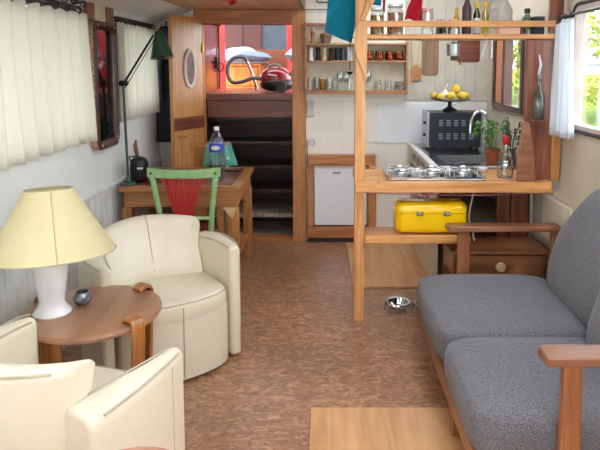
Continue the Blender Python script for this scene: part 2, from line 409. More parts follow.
# wainscot boards and cap on the left wall
b = B(); y = .5
while y < 5.3:
    b.span(XL, XL + .012, y, y + .094, .07, .76); y += .1
struct(b.build('trim_2', M['wains'], bevel=.004, smooth=False))
struct(B().span(XL, XL + .03, .4, 5.3, .76, .785).build('trim_3', M['wains'], bevel=.005))
struct(B().span(XL, XL + .02, -2, 5.3, 0, .07).build('baseboard_left', M['wains'], bevel=.004))
struct(B().span(XR - .018, XR, -2, 4.0, 0, .08).build('baseboard_right', M['wall_r'], bevel=.004))
# companionway frame
struct(B().span(-.30, -.18, YB - .05, YB + .1, 0, 2.41).build('trim_4', M['frame'], bevel=.004))
struct(B().span(-1.16, -.30, YB - .05, YB + .1, 1.96, 2.079).build('trim_5', M['frame_x'], bevel=.004))
struct(B().span(-1.16, -1.094, YB - .05, YB + .1, 0, 1.96).build('trim_6', M['frame'], bevel=.004))
struct(B().span(-1.094, -.30, YB - .06, YB + .1, 0, .03).build('trim_7', M['frame_x'], bevel=.004))
# stair recess shell
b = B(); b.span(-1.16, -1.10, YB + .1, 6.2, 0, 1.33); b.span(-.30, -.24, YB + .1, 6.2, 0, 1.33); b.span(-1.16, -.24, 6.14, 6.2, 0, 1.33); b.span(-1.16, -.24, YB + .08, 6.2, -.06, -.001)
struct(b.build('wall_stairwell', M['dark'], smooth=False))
# wheelhouse deck and walls
struct(B().span(-1.9, 1.5, YB + .1, 7.8, 1.28, 1.338).build('floor_wheelhouse', M['redwood'], smooth=False))
b = B(); b.span(-1.9, 1.5, 7.7, 7.78, 1.338, 1.78); b.span(-1.9, 1.5, 7.7, 7.78, 2.1, 2.5); b.span(-1.9, -.82, 7.71, 7.78, 1.78, 2.1)
for xx in (-1.9, -1.22, -.98, .3): b.span(xx, xx + .16, 7.69, 7.78, 1.78, 2.1)
struct(b.build('wall_wheelhouse', mat('maroon_boards', (104, 58, 52), .4), smooth=False))
struct(B().span(-1.9, 1.5, YB + .3, 7.78, 2.8, 2.84).build('added_roof_wheelhouse', M['bin'], smooth=False))  # roof out of view, added to cut the sky light in the wheelhouse
struct(B().span(-.82, .3, 7.715, 7.73, 1.78, 2.1).build('window_5', mat('grey_far_glass', (96, 106, 120), .15)))
struct(B().span(-1.14, -1.09, YB + .1, 6.15, 1.338, 2.3).build('wall_companionway', M['redwall'], smooth=False))

# ladder steps
st = thing('companionway_ladder', 'dark wooden steps going up through the doorway to the deck', 'stairs', (-.70, 5.5, 0))
for i in range(5):
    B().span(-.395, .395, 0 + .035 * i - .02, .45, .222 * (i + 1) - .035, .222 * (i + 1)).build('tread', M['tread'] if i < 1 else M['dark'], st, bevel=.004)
B().span(-.395, .395, .02, .05, 1.115, 1.275).build('riser_board', M['redwood'], st, bevel=.004)
B().span(-.395, .395, -.04, .5, .001, .012).build('kick_board', M['tread'], st)

# door leaf with oval porthole
dx, dy = -.17, -.38
dl = math.hypot(dx, dy); da = math.atan2(dy, dx)
d = bpy.data.objects.new('door_1', None); COL.objects.link(d); d.location = (-1.105, 5.33, 0); d.rotation_euler = (0, 0, da); struct(d)
B().span(0, dl, -.018, .018, .02, 2.01).build('door_leaf', M['door'], d, bevel=.004)
b = B().span(.0, dl, .018, .026, 1.05, 1.16)
b.build('lower_rail', M['redwood'], d, bevel=.003, label='darker red-brown rail')
pts = [(dl * .46 + .066 * math.cos(2 * PI * k / 28), .024, 1.57 + .155 * math.sin(2 * PI * k / 28)) for k in range(28)]
B().tube(pts, .014, 8, True).build('porthole_rim', M['white'], d, label='white oval rim')
B().prism([(dl * .46 + .062 * math.cos(2 * PI * k / 28), 1.57 + .15 * math.sin(2 * PI * k / 28)) for k in range(28)], 'Y', .017, .024).build('porthole_pane', mat('amber_pane', (150, 84, 60), .45, coat=0, c2=(90, 60, 60), nscale=15), d)
B().tube([(dl - .05, .02, 1.0), (dl - .05, .06, 1.0), (dl - .12, .06, 1.0)], .009, 8).build('door_handle', M['brass'], d)
for z in (.4, 1.75): B().cyl((0, .024, z - .04), (0, .024, z + .04), .008).build('hinge', M['brass'], d)

# windows ------------------------------------------------------------------
def side_window(name, x, y0, y1, z0, z1, m, fw=.035, proud=.02, mullions=(), into=1, r=.07):
    w = bpy.data.objects.new(name, None); COL.objects.link(w); w.location = (x, (y0 + y1) / 2, z0); struct(w)
    L = y1 - y0; H = z1 - z0
    out = rrect(L + .02, H + .02, r, 6, 0, H / 2); inn = rrect(L - 2 * fw, H - 2 * fw, r * .7, 6, 0, H / 2)
    b = B(); a = -into * proud; c = into * .05
    b.loft([[(a, u, v) for u, v in out], [(a, u, v) for u, v in inn], [(c, u, v) for u, v in inn], [(c, u, v) for u, v in out]], False, True)
    b.build('window_frame', m, w, bevel=.004)
    B().span(into * .03, into * .034, -L / 2 + fw / 2, L / 2 - fw / 2, fw / 2, H - fw / 2).build('window_pane', M['pane'], w)
    for (q, wd) in mullions:
        B().span(a, c, -L / 2 + q * L - wd / 2, -L / 2 + q * L + wd / 2, fw * .6, H - fw * .6).build('mullion', m, w, bevel=.003)
    return w
side_window('window_1', XL, 2.35, 3.62, 1.2, 1.945, M['rubber'], .04, .012, (), -1)
side_window('window_2', XL, 4.32, 5.18, 1.27, 1.93, M['rubber'], .04, .012, (), -1)
w3 = side_window('window_3', XR, 2.0, 3.50, 1.24, 1.93, M['reveal'], .02, .012)
B().tube([(-.012, u, v) for u, v in rrect(1.53, .72, .08, 6, 0, .345)], .011, 8, True).build('rubber_seal', M['rubber'], w3)
side_window('window_4', XR, 4.38, 5.14, 1.25, 1.85, M['wframe'], .035, .02, ((.6, .06),), r=.015)
c = thing('shutter_panel', 'peach-coloured wooden panel filling the far half of the galley window', 'shutter', (XR + .012, 5.01, 1.285))
B().span(-.01, .01, -.095, .095, 0, .53).build('panel', mat('peach_wood', (226, 160, 124), .5), c, bevel=.003)
B().span(-.016, -.01, -.075, .075, .02, .51).build('inset', mat('peach_wood_inset', (220, 152, 116), .5), c, bevel=.002)

# pilaster between curtains on the left wall
b = B().span(XL, XL + .035, 3.76, 3.86, 1.88, 2.03).span(XL, XL + .035, 4.07, 4.2, 1.88, 2.03)
struct(b.build('trim_9', M['redwood_z'], bevel=.003))
struct(B().span(XL, XL + .025, 3.86, 4.07, 1.88, 2.0).build('trim_10', M['bin']))

# ================================================================ LEFT SIDE
def curtain(name, label, x, y0, y1, z0, z1, folds, m, amp=.018, taper=0, grp=None, hem=0):
    rnd = random.Random(name + label)
    ph = [rnd.uniform(0, 6.28) for _ in range(4)]
    def f(u, v):
        y = y0 + (y1 - y0) * u
        a = amp * (.6 + .6 * v)
        w = math.sin(u * folds * 2 * PI + ph[0] + .6 * math.sin(u * 9 + ph[1])) + .35 * math.sin(u * folds * 4.3 * PI + ph[2])
        zt = z1 - .03 * (.5 + .5 * math.cos(u * folds * 2 * PI * .5 * 2)) * (1)
        z = zt + (z0 + hem * (u - .5) - zt) * v
        return (x + a * w + .01 * v, y + taper * v * (u - .5) + .006 * math.sin(v * 5 + u * 30), z)
    o = B().sheet(f, folds * 12, 14).build(name, m, solid=.003, ang=180)
    tag(o, label, 'curtain', grp); return o
curtain('curtain', 'long gathered cream curtain at the left edge, beside the armchair lamp', XL + .085, 2.3, 3.60, 1.15, 1.90, 9, M['curt'], .030)
curtain('curtain', 'cream curtain on the left wall between the mirror and the open door', XL + .052, 4.2, 5.11, 1.2, 1.905, 9, M['curt'], .014)
curtain('curtain', 'narrow white curtain hanging by the right-hand window', XR - .1, 3.30, 3.50, 1.19, 1.86, 3, M['curt2'], .022, .03)

def rod(label, x, z, y0, y1, nring, r=.009, end=True, drop=.02):
    t = thing('curtain_rod', label, 'curtain rod', (x, (y0 + y1) / 2, z))
    h = (y1 - y0) / 2
    pts = [(0, -h, 0), (0, h - .05, 0), (0, h, -.008), (-.02, h + .03, -.03)] if end else [(0, -h, 0), (0, h, 0)]
    B().tube(pts, r, 8).build('rod', M['blackiron'], t)
    for k in range(nring):
        y = -h + .04 + (2 * h - .08) * k / (nring - 1)
        B().tube([(.0 + .017 * math.cos(a * PI / 6), y, -.008 + .017 * math.sin(a * PI / 6)) for a in range(12)], .0035, 6, True).build('ring', M['blackiron'], t)
    for y in (-h + .02, h - .02): B().cyl((0, y, 0), (-(x - XL) , y, 0), .006).build('bracket', M['blackiron'], t)
    return t
rod('black iron curtain rod holding the long cream curtain', XL + .085, 1.925, 2.3, 3.52, 9, .009)
rod('thin black curtain rod with empty rings above the long curtain', XL + .075, 1.965, 2.9, 3.62, 6, .006, False)
rod('black curtain rod with small rings holding the far left curtain', XL + .052, 1.925, 4.18, 5.10, 14, .008, False)
t = thing('curtain_rod', 'short black rod of the narrow right-hand curtain', 'curtain rod', (XR - .1, 3.4, 1.875))
B().tube([(0, -.7, 0), (0, .13, 0)], .007, 8).build('rod', M['blackiron'], t)
for y in (-.09, 0, .08): B().tube([(.012 * math.cos(a * PI / 6), y, -.004 + .014 * math.sin(a * PI / 6)) for a in range(12)], .003, 6, True).build('ring', M['blackiron'], t)
for y in (.11, -.6): B().cyl((0, y, 0), (.1, y, 0), .006).build('bracket', M['blackiron'], t)

# mirror
t = thing('wall_mirror', 'tall dark-framed mirror with rounded corners on the left wall', 'mirror', (XL + .005, 3.99, 1.05))
L, H = .41, .83
out = rrect(L, H, .07, 6, 0, H / 2); mid = rrect(L - .05, H - .05, .055, 6, 0, H / 2); inn = rrect(L - .10, H - .10, .04, 6, 0, H / 2)
b = B(); b.loft([[(0, u, v) for u, v in out], [(.045, u, v) for u, v in out], [(.055, u, v) for u, v in mid], [(.03, u, v) for u, v in inn], [(0, u, v) for u, v in inn]], False, True)
b.build('frame', M['mframe'], t, bevel=.003)
b = B(); b.loft([[(.002, u * 1.008, v) for u, v in out], [(.04, u * 1.008, v) for u, v in out], [(.04, u, v) for u, v in out], [(.002, u, v) for u, v in out]], False, True)
b.build('outer_band', M['mside'], t, label='worn red edge with pale flakes')
B().loft([[(.012, u * 1.01, H / 2 + (v - H / 2) * 1.01) for u, v in inn], [(.016, u * 1.01, H / 2 + (v - H / 2) * 1.01) for u, v in inn]]).build('mirror_glass', M['mglass'], t)
for (u, v) in ((-.15, .03), (.15, .03), (.182, .11), (-.15, .80), (.15, .80)):
    B().lathe([(.001, .008), (.006, .006), (.008, 0)]).build('screw', M['label'], t).matrix_local = Matrix.Translation((.052, u, v)) @ Matrix.Rotation(PI / 2, 4, 'Y')

# hanging dark coat behind the door
t = thing('coat', 'dark navy coat hanging behind the open wooden door', 'coat', (-1.38, 5.24, 0))
def coatf(u, v):
    a = u * 2 * PI; w = .085 + .03 * v; 
    if v < .06: w = .03 + v * .9
    return (w * math.cos(a) + .008 * math.sin(3 * a + 5 * v), (.05 + .012 * math.sin(4 * a)) * math.sin(a), 1.93 - 1.0 * v)
B().sheet(coatf, 28, 20).build('coat_body', M['navy'], t, solid=.004, ang=180)
B().tube([(-.03, -.06, 1.8), (-.05, -.075, 1.5), (-.045, -.07, 1.3)], [.03, .034, .03], 10).build('sleeve', M['navy'], t)
B().tube([(0, 0, 1.9), (0, .0, 1.97), (0, .12, 1.97)], .006, 6).build('coat_hook', M['blackiron'], t)

# ---------------------------------------------------------------- desk
t = thing('writing_desk', 'wooden desk with a dark red inlaid top against the left wall', 'desk', (-1.03, 4.55, 0))
B().span(-.425, .425, -.415, .415, .712, .75).build('desk_top', M['desk'], t, bevel=.006)
B().span(-.36, .36, -.35, .35, .7495, .7525).build('inlay', M['deskred'], t)
b = B().span(-.40, .40, -.39, -.365, .60, .712).span(-.40, .40, .365, .39, .60, .712).span(-.40, -.375, -.365, .365, .60, .712).span(.375, .40, -.365, .365, .60, .712)
b.build('apron', M['desk'], t, bevel=.003)
for sx in (-1, 1):
    for sy in (-1, 1):
        B().box(sx * .375, sy * .365, .30, .07, .07, .60).build('leg', M['desk_z'], t, bevel=.004)
for sy in (-1, 1):
    B().box(.27, sy * .30, .33, .055, .05, .58).build('inner_post', M['desk_z'], t, bevel=.004)
B().span(.26, .385, -.30, .30, .18, .21).build('lower_shelf', M['desk'], t, bevel=.003)
B().prism([(.30, .60), (.40, .60), (.37, .52)], 'Y', -.41, -.39).build('corner_bracket', M['lightwood'], t, bevel=.002)
# desk lamp
t = thing('desk_lamp', 'dark green jointed desk lamp on the left end of the desk', 'lamp', (-1.405, 4.2, .7528))
B().lathe([(.055, 0), (.055, .012), (.04, .025), (.02, .03), (.014, .06)], n=24).build('base', M['green'], t)
B().cyl((0, 0, .03), (-.005, -.02, .73), .009).build('pole', M['green'], t)
B().tube([(0, -.02, .72), (.165, .16, 1.06)], .008, 10).tube([(.012, -.03, .69), (.18, .15, 1.04)], .003, 6).build('arm', M['blackiron'], t)
B().cyl((-.012, -.045, .72), (.005, .012, .72), .02).build('elbow_joint', M['blackiron'], t)
b = B(); b.lathe([(.085, -.19), (.082, -.18), (.05, -.06), (.034, -.03), (.03, .0), (.001, .012), (.001, .008), (.026, -.003), (.046, -.062), (.08, -.188)], n=28)
o = b.build('lamp_shade', M['green'], t); o.location = (.195, .19, 1.085); o.rotation_euler = (R(-6), R(-8), 0)
b = B().lathe([(.001, -.13), (.02, -.125), (.028, -.10), (.02, -.07), (.014, -.04)], n=16)
o = b.build('light_bulb', M['ceramic'], t); o.location = (.195, .19, 1.085); o.rotation_euler = (R(-6), R(-8), 0)
# black canister with wooden handle
t = thing('leather_canister', 'rounded black canister with a wooden handle standing on the desk', 'canister', (-1.375, 4.365, .7528))
o = B().lathe([(.045, 0), (.06, .01), (.068, .06), (.066, .12), (.055, .16), (.03, .175), (.001, .178)], n=24).build('canister_body', M['black'], t); 
B().tube([(-.01, 0, .17), (-.02, 0, .22), (-.025, 0, .26), (-.018, 0, .30)], [.012, .016, .015, .006], 10).build('handle', M['redwood_z'], t)
B().tube([(-.05, -.03, .14), (-.06, -.04, .18), (0, -.05, .19), (.05, -.04, .16)], .006, 6).build('strap', M['black'], t)
B().box(.025, -.064, .10, .04, .004, .014, rz=R(20)).build('badge', M['label'], t, label='small white badge')
# small glass on the desk
o = B().lathe([(.018, 0), (.02, .06), (.017, .06), (.015, .005), (.001, .005)], n=16).build('shot_glass', M['tglass']); tag(o, 'small clear glass on the desk beside the black canister', 'glass', loc=(-1.20, 4.28, .7505))
o = B().box(0, 0, .01, .13, .18, .02).build('notebook', M['black'], bevel=.003); tag(o, 'black notebook lying near the wall on the desk', 'notebook', loc=(-1.24, 4.62, .7535))
o = B().box(0, 0, .004, .15, .075, .008).build('mobile_phone', M['black'], bevel=.003); tag(o, 'black phone lying on the right end of the desk', 'phone', loc=(-.76, 4.76, .7535))
# water bottle
t = thing('water_bottle', 'large clear plastic water bottle with a blue label on the desk', 'bottle', (-.80, 4.36, .7535))
B().lathe([(.001, .004), (.045, .0), (.055, .012), (.052, .03), (.055, .05), (.052, .07), (.055, .09), (.052, .11), (.056, .13), (.056, .26), (.05, .30), (.03, .345), (.015, .362), (.015, .378)], n=28).build('bottle_body', M['pet'], t)
B().lathe([(.0567, .215), (.0572, .22), (.0572, .275), (.0555, .28)], n=28).build('label_band', M['bluel'], t, label='blue paper label')
B().lathe([(.03, -.008), (.03, .008)], n=20, sy=.5).build('label_emblem', M['label'], t).matrix_local = Matrix.Translation((0, -.0555, .248)) @ Matrix.Rotation(PI / 2, 4, 'X')
B().lathe([(.019, .372), (.019, .392), (.016, .398), (.001, .398)], n=18).build('cap', M['white'], t)
# wooden chair behind desk
t = thing('desk_chair', 'plain wooden chair behind the desk, by the open door', 'chair', (-1.03, 5.12, 0))
for sx in (-1, 1):
    B().tube([(sx * .16, .0, 0), (sx * .165, .0, .45), (sx * .18, .03, .93)], [.018, .02, .014], 10).build('leg', M['lightwood'], t)
    B().tube([(sx * .17, -.16, 0), (sx * .17, -.16, .46)], .017, 10).build('leg', M['lightwood'], t)
    B().lathe([(.001, .016), (.012, .012), (.016, 0), (.012, -.012), (.001, -.016)], n=12, z=.80, x=sx * .18, y=.0).build('knob', M['ceramic'], t)
B().box(0, .028, .905, .40, .02, .05).build('backrest', M['desk'], t, bevel=.006)
B().span(-.2, .2, -.2, .01, .44, .47).build('seat', M['desk'], t, bevel=.01)
def clf(u, v):
    s = 1 - abs(2 * v - 1)
    return (-.10 + .2 * u + (-.04 + .10 * u) * (1 - s), .03 + (-.022 if v < .5 else .022) * 1.1 + .006 * math.sin(u * 14 + v * 5), .935 - .20 * (1 - s) )
o = B().sheet(clf, 14, 12).build('cleaning_cloth', M['tealg'], solid=.003, ang=180); tag(o, 'sea-green cloth draped over the wooden chair back behind the desk', 'cloth', loc=(-.93, 5.12, 0))

# green painted chair
t = thing('painted_chair', 'mint-green wooden chair with fanned red slats pushed up to the desk', 'chair', (-.955, 4.0, 0))
def rail(x0, x1, z0, z1, yb, th=.02, bow=.03, n=12, top=0):
    rings = []
    for k in range(n + 1):
        u = k / n; x = x0 + (x1 - x0) * u; c = 1 - (2 * u - 1) ** 2; y = yb - bow * c
        rings.append([(x, y - th / 2, z0 + .008 * (1 - c)), (x, y + th / 2, z0 + .008 * (1 - c)), (x, y + th / 2, z1 + top * (1 - c)), (x, y - th / 2, z1 + top * (1 - c))])
    return rings
B().loft(rail(-.245, .245, .845, .905, -.03, top=.012)).build('top_rail', M['gchair'], t, bevel=.005)
B().tube([(x, -.045 - .018 * (1 - (x / .2) ** 2), .575) for x in [-.17 + .34 * k / 8 for k in range(9)]], .012, 8).build('cross_rail', M['gchair'], t)
for sx in (-1, 1):
    B().tube([(sx * .165, .02, .0), (sx * .165, .02, .42), (sx * .178, -.0, .6), (sx * .215, -.028, .87)], [.014, .02, .02, .018], 12).build('leg', M['gchair'], t)
    B().tube([(sx * .17, .36, 0), (sx * .165, .36, .42)], [.013, .019], 12).build('leg', M['gchair'], t)
    B().lathe([(.001, .006), (.007, .004), (.008, -.002)], n=10).build('screw', M['blackiron'], t).matrix_local = Matrix.Translation((sx * .215, -.052, .88)) @ Matrix.Rotation(PI / 2, 4, 'X')
for k in range(8):
    u = k / 7 * 2 - 1
    B().loft([[(x - w, y - .006, z), (x + w, y - .006, z), (x + w, y + .006, z), (x - w, y + .006, z)] for x, y, z, w in ((u * .135, -.05, .85, .011), (u * .095, -.052, .76, .0105), (u * .07, -.055, .66, .0085), (u * .055, -.057, .575, .0075))]).build('slat', M['redp'], t, label='red slat')
B().prism([(-.17, -.0), (.17, -.0), (.18, .2), (.175, .4), (-.175, .4), (-.18, .2)], 'Z', .42, .45).build('seat', M['redseat'], t, bevel=.012, seg=3, label='reddish-brown seat')
B().cyl((-.165, .02, .25), (-.165, .36, .25), .01).build('stretcher', M['gchair'], t); B().cyl((.165, .02, .25), (.165, .36, .25), .01).build('stretcher', M['gchair'], t)

# ---------------------------------------------------------------- tub armchairs
def sweep(path, th, z0, zt, rr=.03, n=5):
    """slab following a plan path; th, zt: lists; rounded top"""
    rings = []; P = [Vector((p[0], p[1], 0)) for p in path]
    for i, p in enumerate(P):
        t = (P[min(i + 1, len(P) - 1)] - P[max(i - 1, 0)]).normalized(); nn = Vector((t.y, -t.x, 0))
        h = th[i] / 2; r = min(rr, h * .95); top = zt[i]; ring = [p + nn * h + Vector((0, 0, z0)), ]
        ring.append(p + nn * h + Vector((0, 0, (z0 + top) / 2)))
        for k in range(n + 1):
            a = PI / 2 * k / n; ring.append(p + nn * (h - r + r * math.cos(a)) + Vector((0, 0, top - r + r * math.sin(a))))
        for k in range(n + 1):
            a = PI / 2 * (1 - k / n); ring.append(p - nn * (h - r + r * math.cos(a)) + Vector((0, 0, top - r + r * math.sin(a))))
        ring.append(p - nn * h + Vector((0, 0, (z0 + top) / 2))); ring.append(p - nn * h + Vector((0, 0, z0)))
        rings.append(ring)
    return rings
def lerp(a, b, u): return a + (b - a) * u
def tub_chair(label, loc, rz):
    t = thing('tub_armchair', label, 'armchair', loc, rz, 'cream leather tub armchairs')
    N = 14
    # backrest, reclined on the inside and upright outside
    rings = []; edge = []
    for k in range(N + 1):
        u = k / N * 2 - 1; c = math.cos(u * PI / 2); bo = -.105 - .15 * c ** .8 ; zt = .738 - .012 * u * u
        bi = .035 - .055 * c
        prof = [(bo, .02), (bo, .35), (bo - .004, zt - .03), (bo + .008, zt - .008), (bo + .03, zt), (bo + .075, zt - .004), (bo + .10, zt - .025), (bi - .07, .58), (bi - .022, .48), (bi, .40), (bi, .02)]
        x = u * .262
        if abs(u) > .99: zt -= .012
        rings.append([(x, y, z) for y, z in prof]); edge.append((x, bo + .004, zt - .012))
    bk = B().loft(rings).build('backrest', M['leather'], t, bevel=.02, seg=4, ang=60)
    B().tube(edge[1:-1], .004, 6).build('piping', M['piping'], bk)
    for s in (-1, 1):
        path = []; th = []; zt = []
        for k in range(N + 1):
            u = k / N
            path.append((s * (.303 + .022 * math.sin(u * PI) + .032 * u), lerp(-.14, .29, u))); th.append(.15 - .09 * u ** 1.3); zt.append(.615 + .012 * u + .012 * math.sin(u * PI))
        arm = B().loft(sweep(path, th, .015, zt, .045, 6)).build('armrest', M['leather'], t, bevel=.018, seg=4)
        o_ = [(p[0] + s * (th[i] / 2 - .006), p[1], zt[i] - .010) for i, p in enumerate(path)]
        i_ = [(p[0] - s * (th[i] / 2 - .006), p[1], zt[i] - .010) for i, p in enumerate(path)][1:-1]
        o_ = o_[1:-1]
        B().tube(o_, .0045, 6).build('piping', M['piping'], arm); B().tube(i_, .0035, 6).build('piping', M['piping'], arm)
        xx = path[11][0] + s * (th[11] / 2 - .0015)
        B().tube([(xx, path[11][1], .06), (xx, path[11][1], zt[11] - .03)], .003, 6).build('seam', M['piping'], arm)
    # seat and front skirt
    poly = [(-.285, -.2), (.285, -.2), (.285, .28)]
    arc = [(.285 * math.cos(PI * k / 14), .28 + .115 * math.sin(PI * k / 14)) for k in range(15)]
    poly = [(-.285, -.2), (.285, -.2)] + arc
    B().prism(poly, 'Z', .02, .34).build('front_skirt', M['leather'], t, bevel=.004, seg=2)
    poly2 = [(-.28, -.17), (.28, -.17)] + [(.28 * math.cos(PI * k / 14), .28 + .118 * math.sin(PI * k / 14)) for k in range(15)]
    sc = B().loft([[(x_ * q_, .08 + (y_ - .08) * q_, z_) for x_, y_ in poly2] for q_, z_ in ((.97, .30), (1, .342), (1, .395), (.99, .410), (.965, .421), (.92, .425))]).build('seat_cushion', M['leather'], t, ang=60)
    B().tube([(.275 * math.cos(PI * k / 14), .28 + .114 * math.sin(PI * k / 14), .418) for k in range(15)], .0035, 6).build('piping', M['piping'], sc)
    B().tube([(.0, .396, .03), (.0, .398, .40)], .003, 6).build('seam', M['piping'], t)
    B().tube([(.0, -.035, .455), (.0, -.088, .58), (0, -.152, .714), (0, -.178, .737), (0, -.228, .740)], .0025, 6).build('seam', M['piping'], bk)
    B().lathe([(.001, 0), (.26, 0), (.26, .012), (.12, .019), (.001, .019)], n=32).build('swivel_base', M['black'], t)
    return t
tub_chair('cream leather tub armchair beyond the round table, facing into the room', (-.93, 3.20, 0), R(-146))
tub_chair('cream leather tub armchair nearest the camera, seen from behind', (-.94, 1.855, 0), R(-22))

# ---------------------------------------------------------------- round table and lamp
TC = (-1.01, 2.505)
t = thing('side_table', 'low round brown wooden table between the two cream armchairs', 'table', (TC[0], TC[1], 0))
B().lathe([(.001, .515), (.265, .515), (.283, .522), (.289, .535), (.285, .548), (.275, .55), (.001, .55)], n=64).build('table_top', M['table'], t)
B().prism(rrect(.05, .03, .006), 'Z', 0, .515).build('leg', M['bent'], t).matrix_local = Matrix.Translation((-.085, -.19, 0))
for a in (-34, 56, 160):
    ca, sa = math.cos(R(a)), math.sin(R(a))
    prof = [(0.228, 0.566), (0.243, 0.574), (0.268, 0.58), (0.293, 0.572), (0.306, 0.55), (0.306, 0.5), (0.299, 0.4), (0.288, 0.2), (0.278, 0)]
    pro2 = [(0.229, 0.552), (0.243, 0.555), (0.265, 0.562), (0.282, 0.56), (0.2905, 0.55), (0.2905, 0.5), (0.281, 0.4), (0.27, 0.2), (0.26, 0)]
    rings = []
    for (r1, z1), (r2, z2) in zip(prof, pro2):
        w = .030
        rings.append([(ca * r1 - sa * w, sa * r1 + ca * w, z1), (ca * r1 + sa * w, sa * r1 - ca * w, z1), (ca * r2 + sa * w, sa * r2 - ca * w, z2), (ca * r2 - sa * w, sa * r2 + ca * w, z2)])
    B().loft(rings).build('leg', M['bent'], t, bevel=.004, label='bent plywood leg')
LP = (-1.165, 2.46)
t = thing('table_lamp', 'table lamp with a wide pale yellow cone shade and white ceramic foot', 'lamp', (LP[0], LP[1], .5505))
B().lathe([(.001, 0), (.076, 0), (.079, .007), (.070, .02), (.058, .036), (.052, .055), (.055, .08), (.066, .15), (.076, .23), (.072, .26), (.03, .29), (.012, .295), (.012, .36), (.001, .36)], n=40).build('lamp_base', M['ceramic'], t)
b = B(); rings = [[(r * math.cos(2 * PI * k / 64), r * math.sin(2 * PI * k / 64), z) for k in range(64)] for r, z in ((.256, .255), (.094, .53), (.0915, .529), (.2535, .256))]
b.loft(rings, False, True); o = b.build('lamp_shade', M['shade'], t); o.location = (.018, -.015, .002); o.rotation_euler = (R(-5), R(-2.5), 0); SH = o
B().tube([(.256 * math.cos(2 * PI * k / 48), .256 * math.sin(2 * PI * k / 48), .256) for k in range(48)], .003, 6, True).build('trim', M['piping'], SH)
B().tube([(.094 * math.cos(2 * PI * k / 48), .094 * math.sin(2 * PI * k / 48), .53) for k in range(48)], .0025, 6, True).build('trim', M['piping'], SH)
a = R(-61); B().tube([(.258 * math.cos(a), .258 * math.sin(a), .256), (.096 * math.cos(a), .096 * math.sin(a), .53)], .0022, 6).build('seam', M['piping'], SH)
b = B(); b.cyl((0, 0, .36), (0, 0, .50), .004); 
for k in range(3):
    a = R(120 * k); b.cyl((0, 0, .50), (.094 * math.cos(a), .094 * math.sin(a), .515), .002)
b.build('shade_spider', M['brass'], SH)
B().lathe([(.012, .36), (.03, .40), (.032, .43), (.02, .46), (.001, .47)], n=20).build('light_bulb', M['ceramic'], t)
o = B().tube([(-1.245, 2.43, .556), (-1.265, 2.41, .557), (-1.285, 2.39, .556), (-1.32, 2.37, .54), (-1.36, 2.35, .45), (-1.42, 2.34, .3), (-1.44, 2.34, .1)], .004, 8).build('lamp_cord', M['cable']); tag(o, 'pale cord running from the table lamp over the table edge', 'cord')
t = thing('candle_holder', 'small silvered glass candle holder on the round table', 'candle holder', (-1.075, 2.555, .5505))
B().lathe([(.022, 0), (.034, .01), (.040, .028), (.034, .045), (.030, .056), (.026, .056), (.030, .044), (.036, .028), (.030, .012), (.001, .008)], n=24).build('holder_bowl', M['silverglass'], t)
B().lathe([(.001, .022), (.02, .022), (.02, .01)], n=16).build('candle', M['ceramic'], t)

# stool at the bottom edge
t = thing('leather_stool', 'round tan leather stool top at the bottom edge of the view', 'stool', (-.40, 1.12, 0))
B().lathe([(.001, .695), (.13, .695), (.15, .71), (.152, .73), (.135, .755), (.09, .77), (.001, .775)], n=40).build('seat', M['stool'], t)
for k in range(3):
    a = R(120 * k + 30); B().cyl((.09 * math.cos(a), .09 * math.sin(a), .70), (.15 * math.cos(a), .15 * math.sin(a), 0), .016, .012).build('leg', M['frame'], t)

# ================================================================ SOFA
t = thing('sofa', 'grey fabric two-seat sofa with open wooden arms along the right wall', 'sofa', (.95, 2.7, 0))
SY0, SY1 = -.80, .76      # local extents of the cushions
def rcush(name, x0, x1, y0, y1, z0, z1, bev, m, seed, amp=.012, parent=None, shear=0, seg=6):
    b = B().span(x0, x1, y0, y1, z0, z1)
    bmesh.ops.subdivide_edges(b.bm, edges=b.bm.edges[:], cuts=5, use_grid_fill=True)
    cx, cy, cz = (x0 + x1) / 2, (y0 + y1) / 2, (z0 + z1) / 2; hx, hy, hz = (x1 - x0) / 2, (y1 - y0) / 2, (z1 - z0) / 2
    rnd = random.Random(seed); q = [rnd.uniform(0, 6) for _ in range(3)]
    for v in b.bm.verts:
        p = Vector(((v.co.x - cx), (v.co.y - cy), (v.co.z - cz)))
        # superellipsoid-like rounding: pull in corners
        r = min(bev, hx, hy, hz)
        inn = Vector((max(-hx + r, min(hx - r, p.x)), max(-hy + r, min(hy - r, p.y)), max(-hz + r, min(hz - r, p.z))))
        dlt = p - inn
        if dlt.length > 1e-6: p = inn + dlt.normalized() * r
        ux, uy, uz = p.x / hx, p.y / hy, p.z / hz
        puff = amp * (1 - ux * ux) * (1 - uy * uy)
        if abs(hz) < abs(hx): p.z += puff * (1 if p.z > 0 else -1)
        else: p.x += amp * (1 - uz * uz) * (1 - uy * uy) * (-1 if p.x < 0 else 1)
        p.z += .004 * math.sin(9 * p.x + q[0]) * math.cos(8 * p.y + q[1])
        p.x += shear * (p.z + hz)
        zz = cz + p.z
        if hy > hx and hz > hx and zz > .72: p.y -= .9 * (zz - .72) * (.5 + .5 * p.y / hy)
        v.co = (min(cx + p.x, .484), cy + p.y, zz)
    return b.build(name, m, parent, sub=2, ang=180)
c1 = rcush('seat_cushion', -.445, .33, -.125, .69, .20, .425, .09, M['fab'], 1, .015, t)
c2 = rcush('seat_cushion', -.445, .33, -.775, -.115, .20, .425, .09, M['fab'], 2, .015, t)
rcush('back_cushion', .205, .35, -.22, .50, .40, 1.02, .08, M['fab'], 3, .02, t, .27)
rcush('back_cushion', .10, .28, -.86, -.22, .40, 1.0, .10, M['fab'], 4, .03, t, .33)
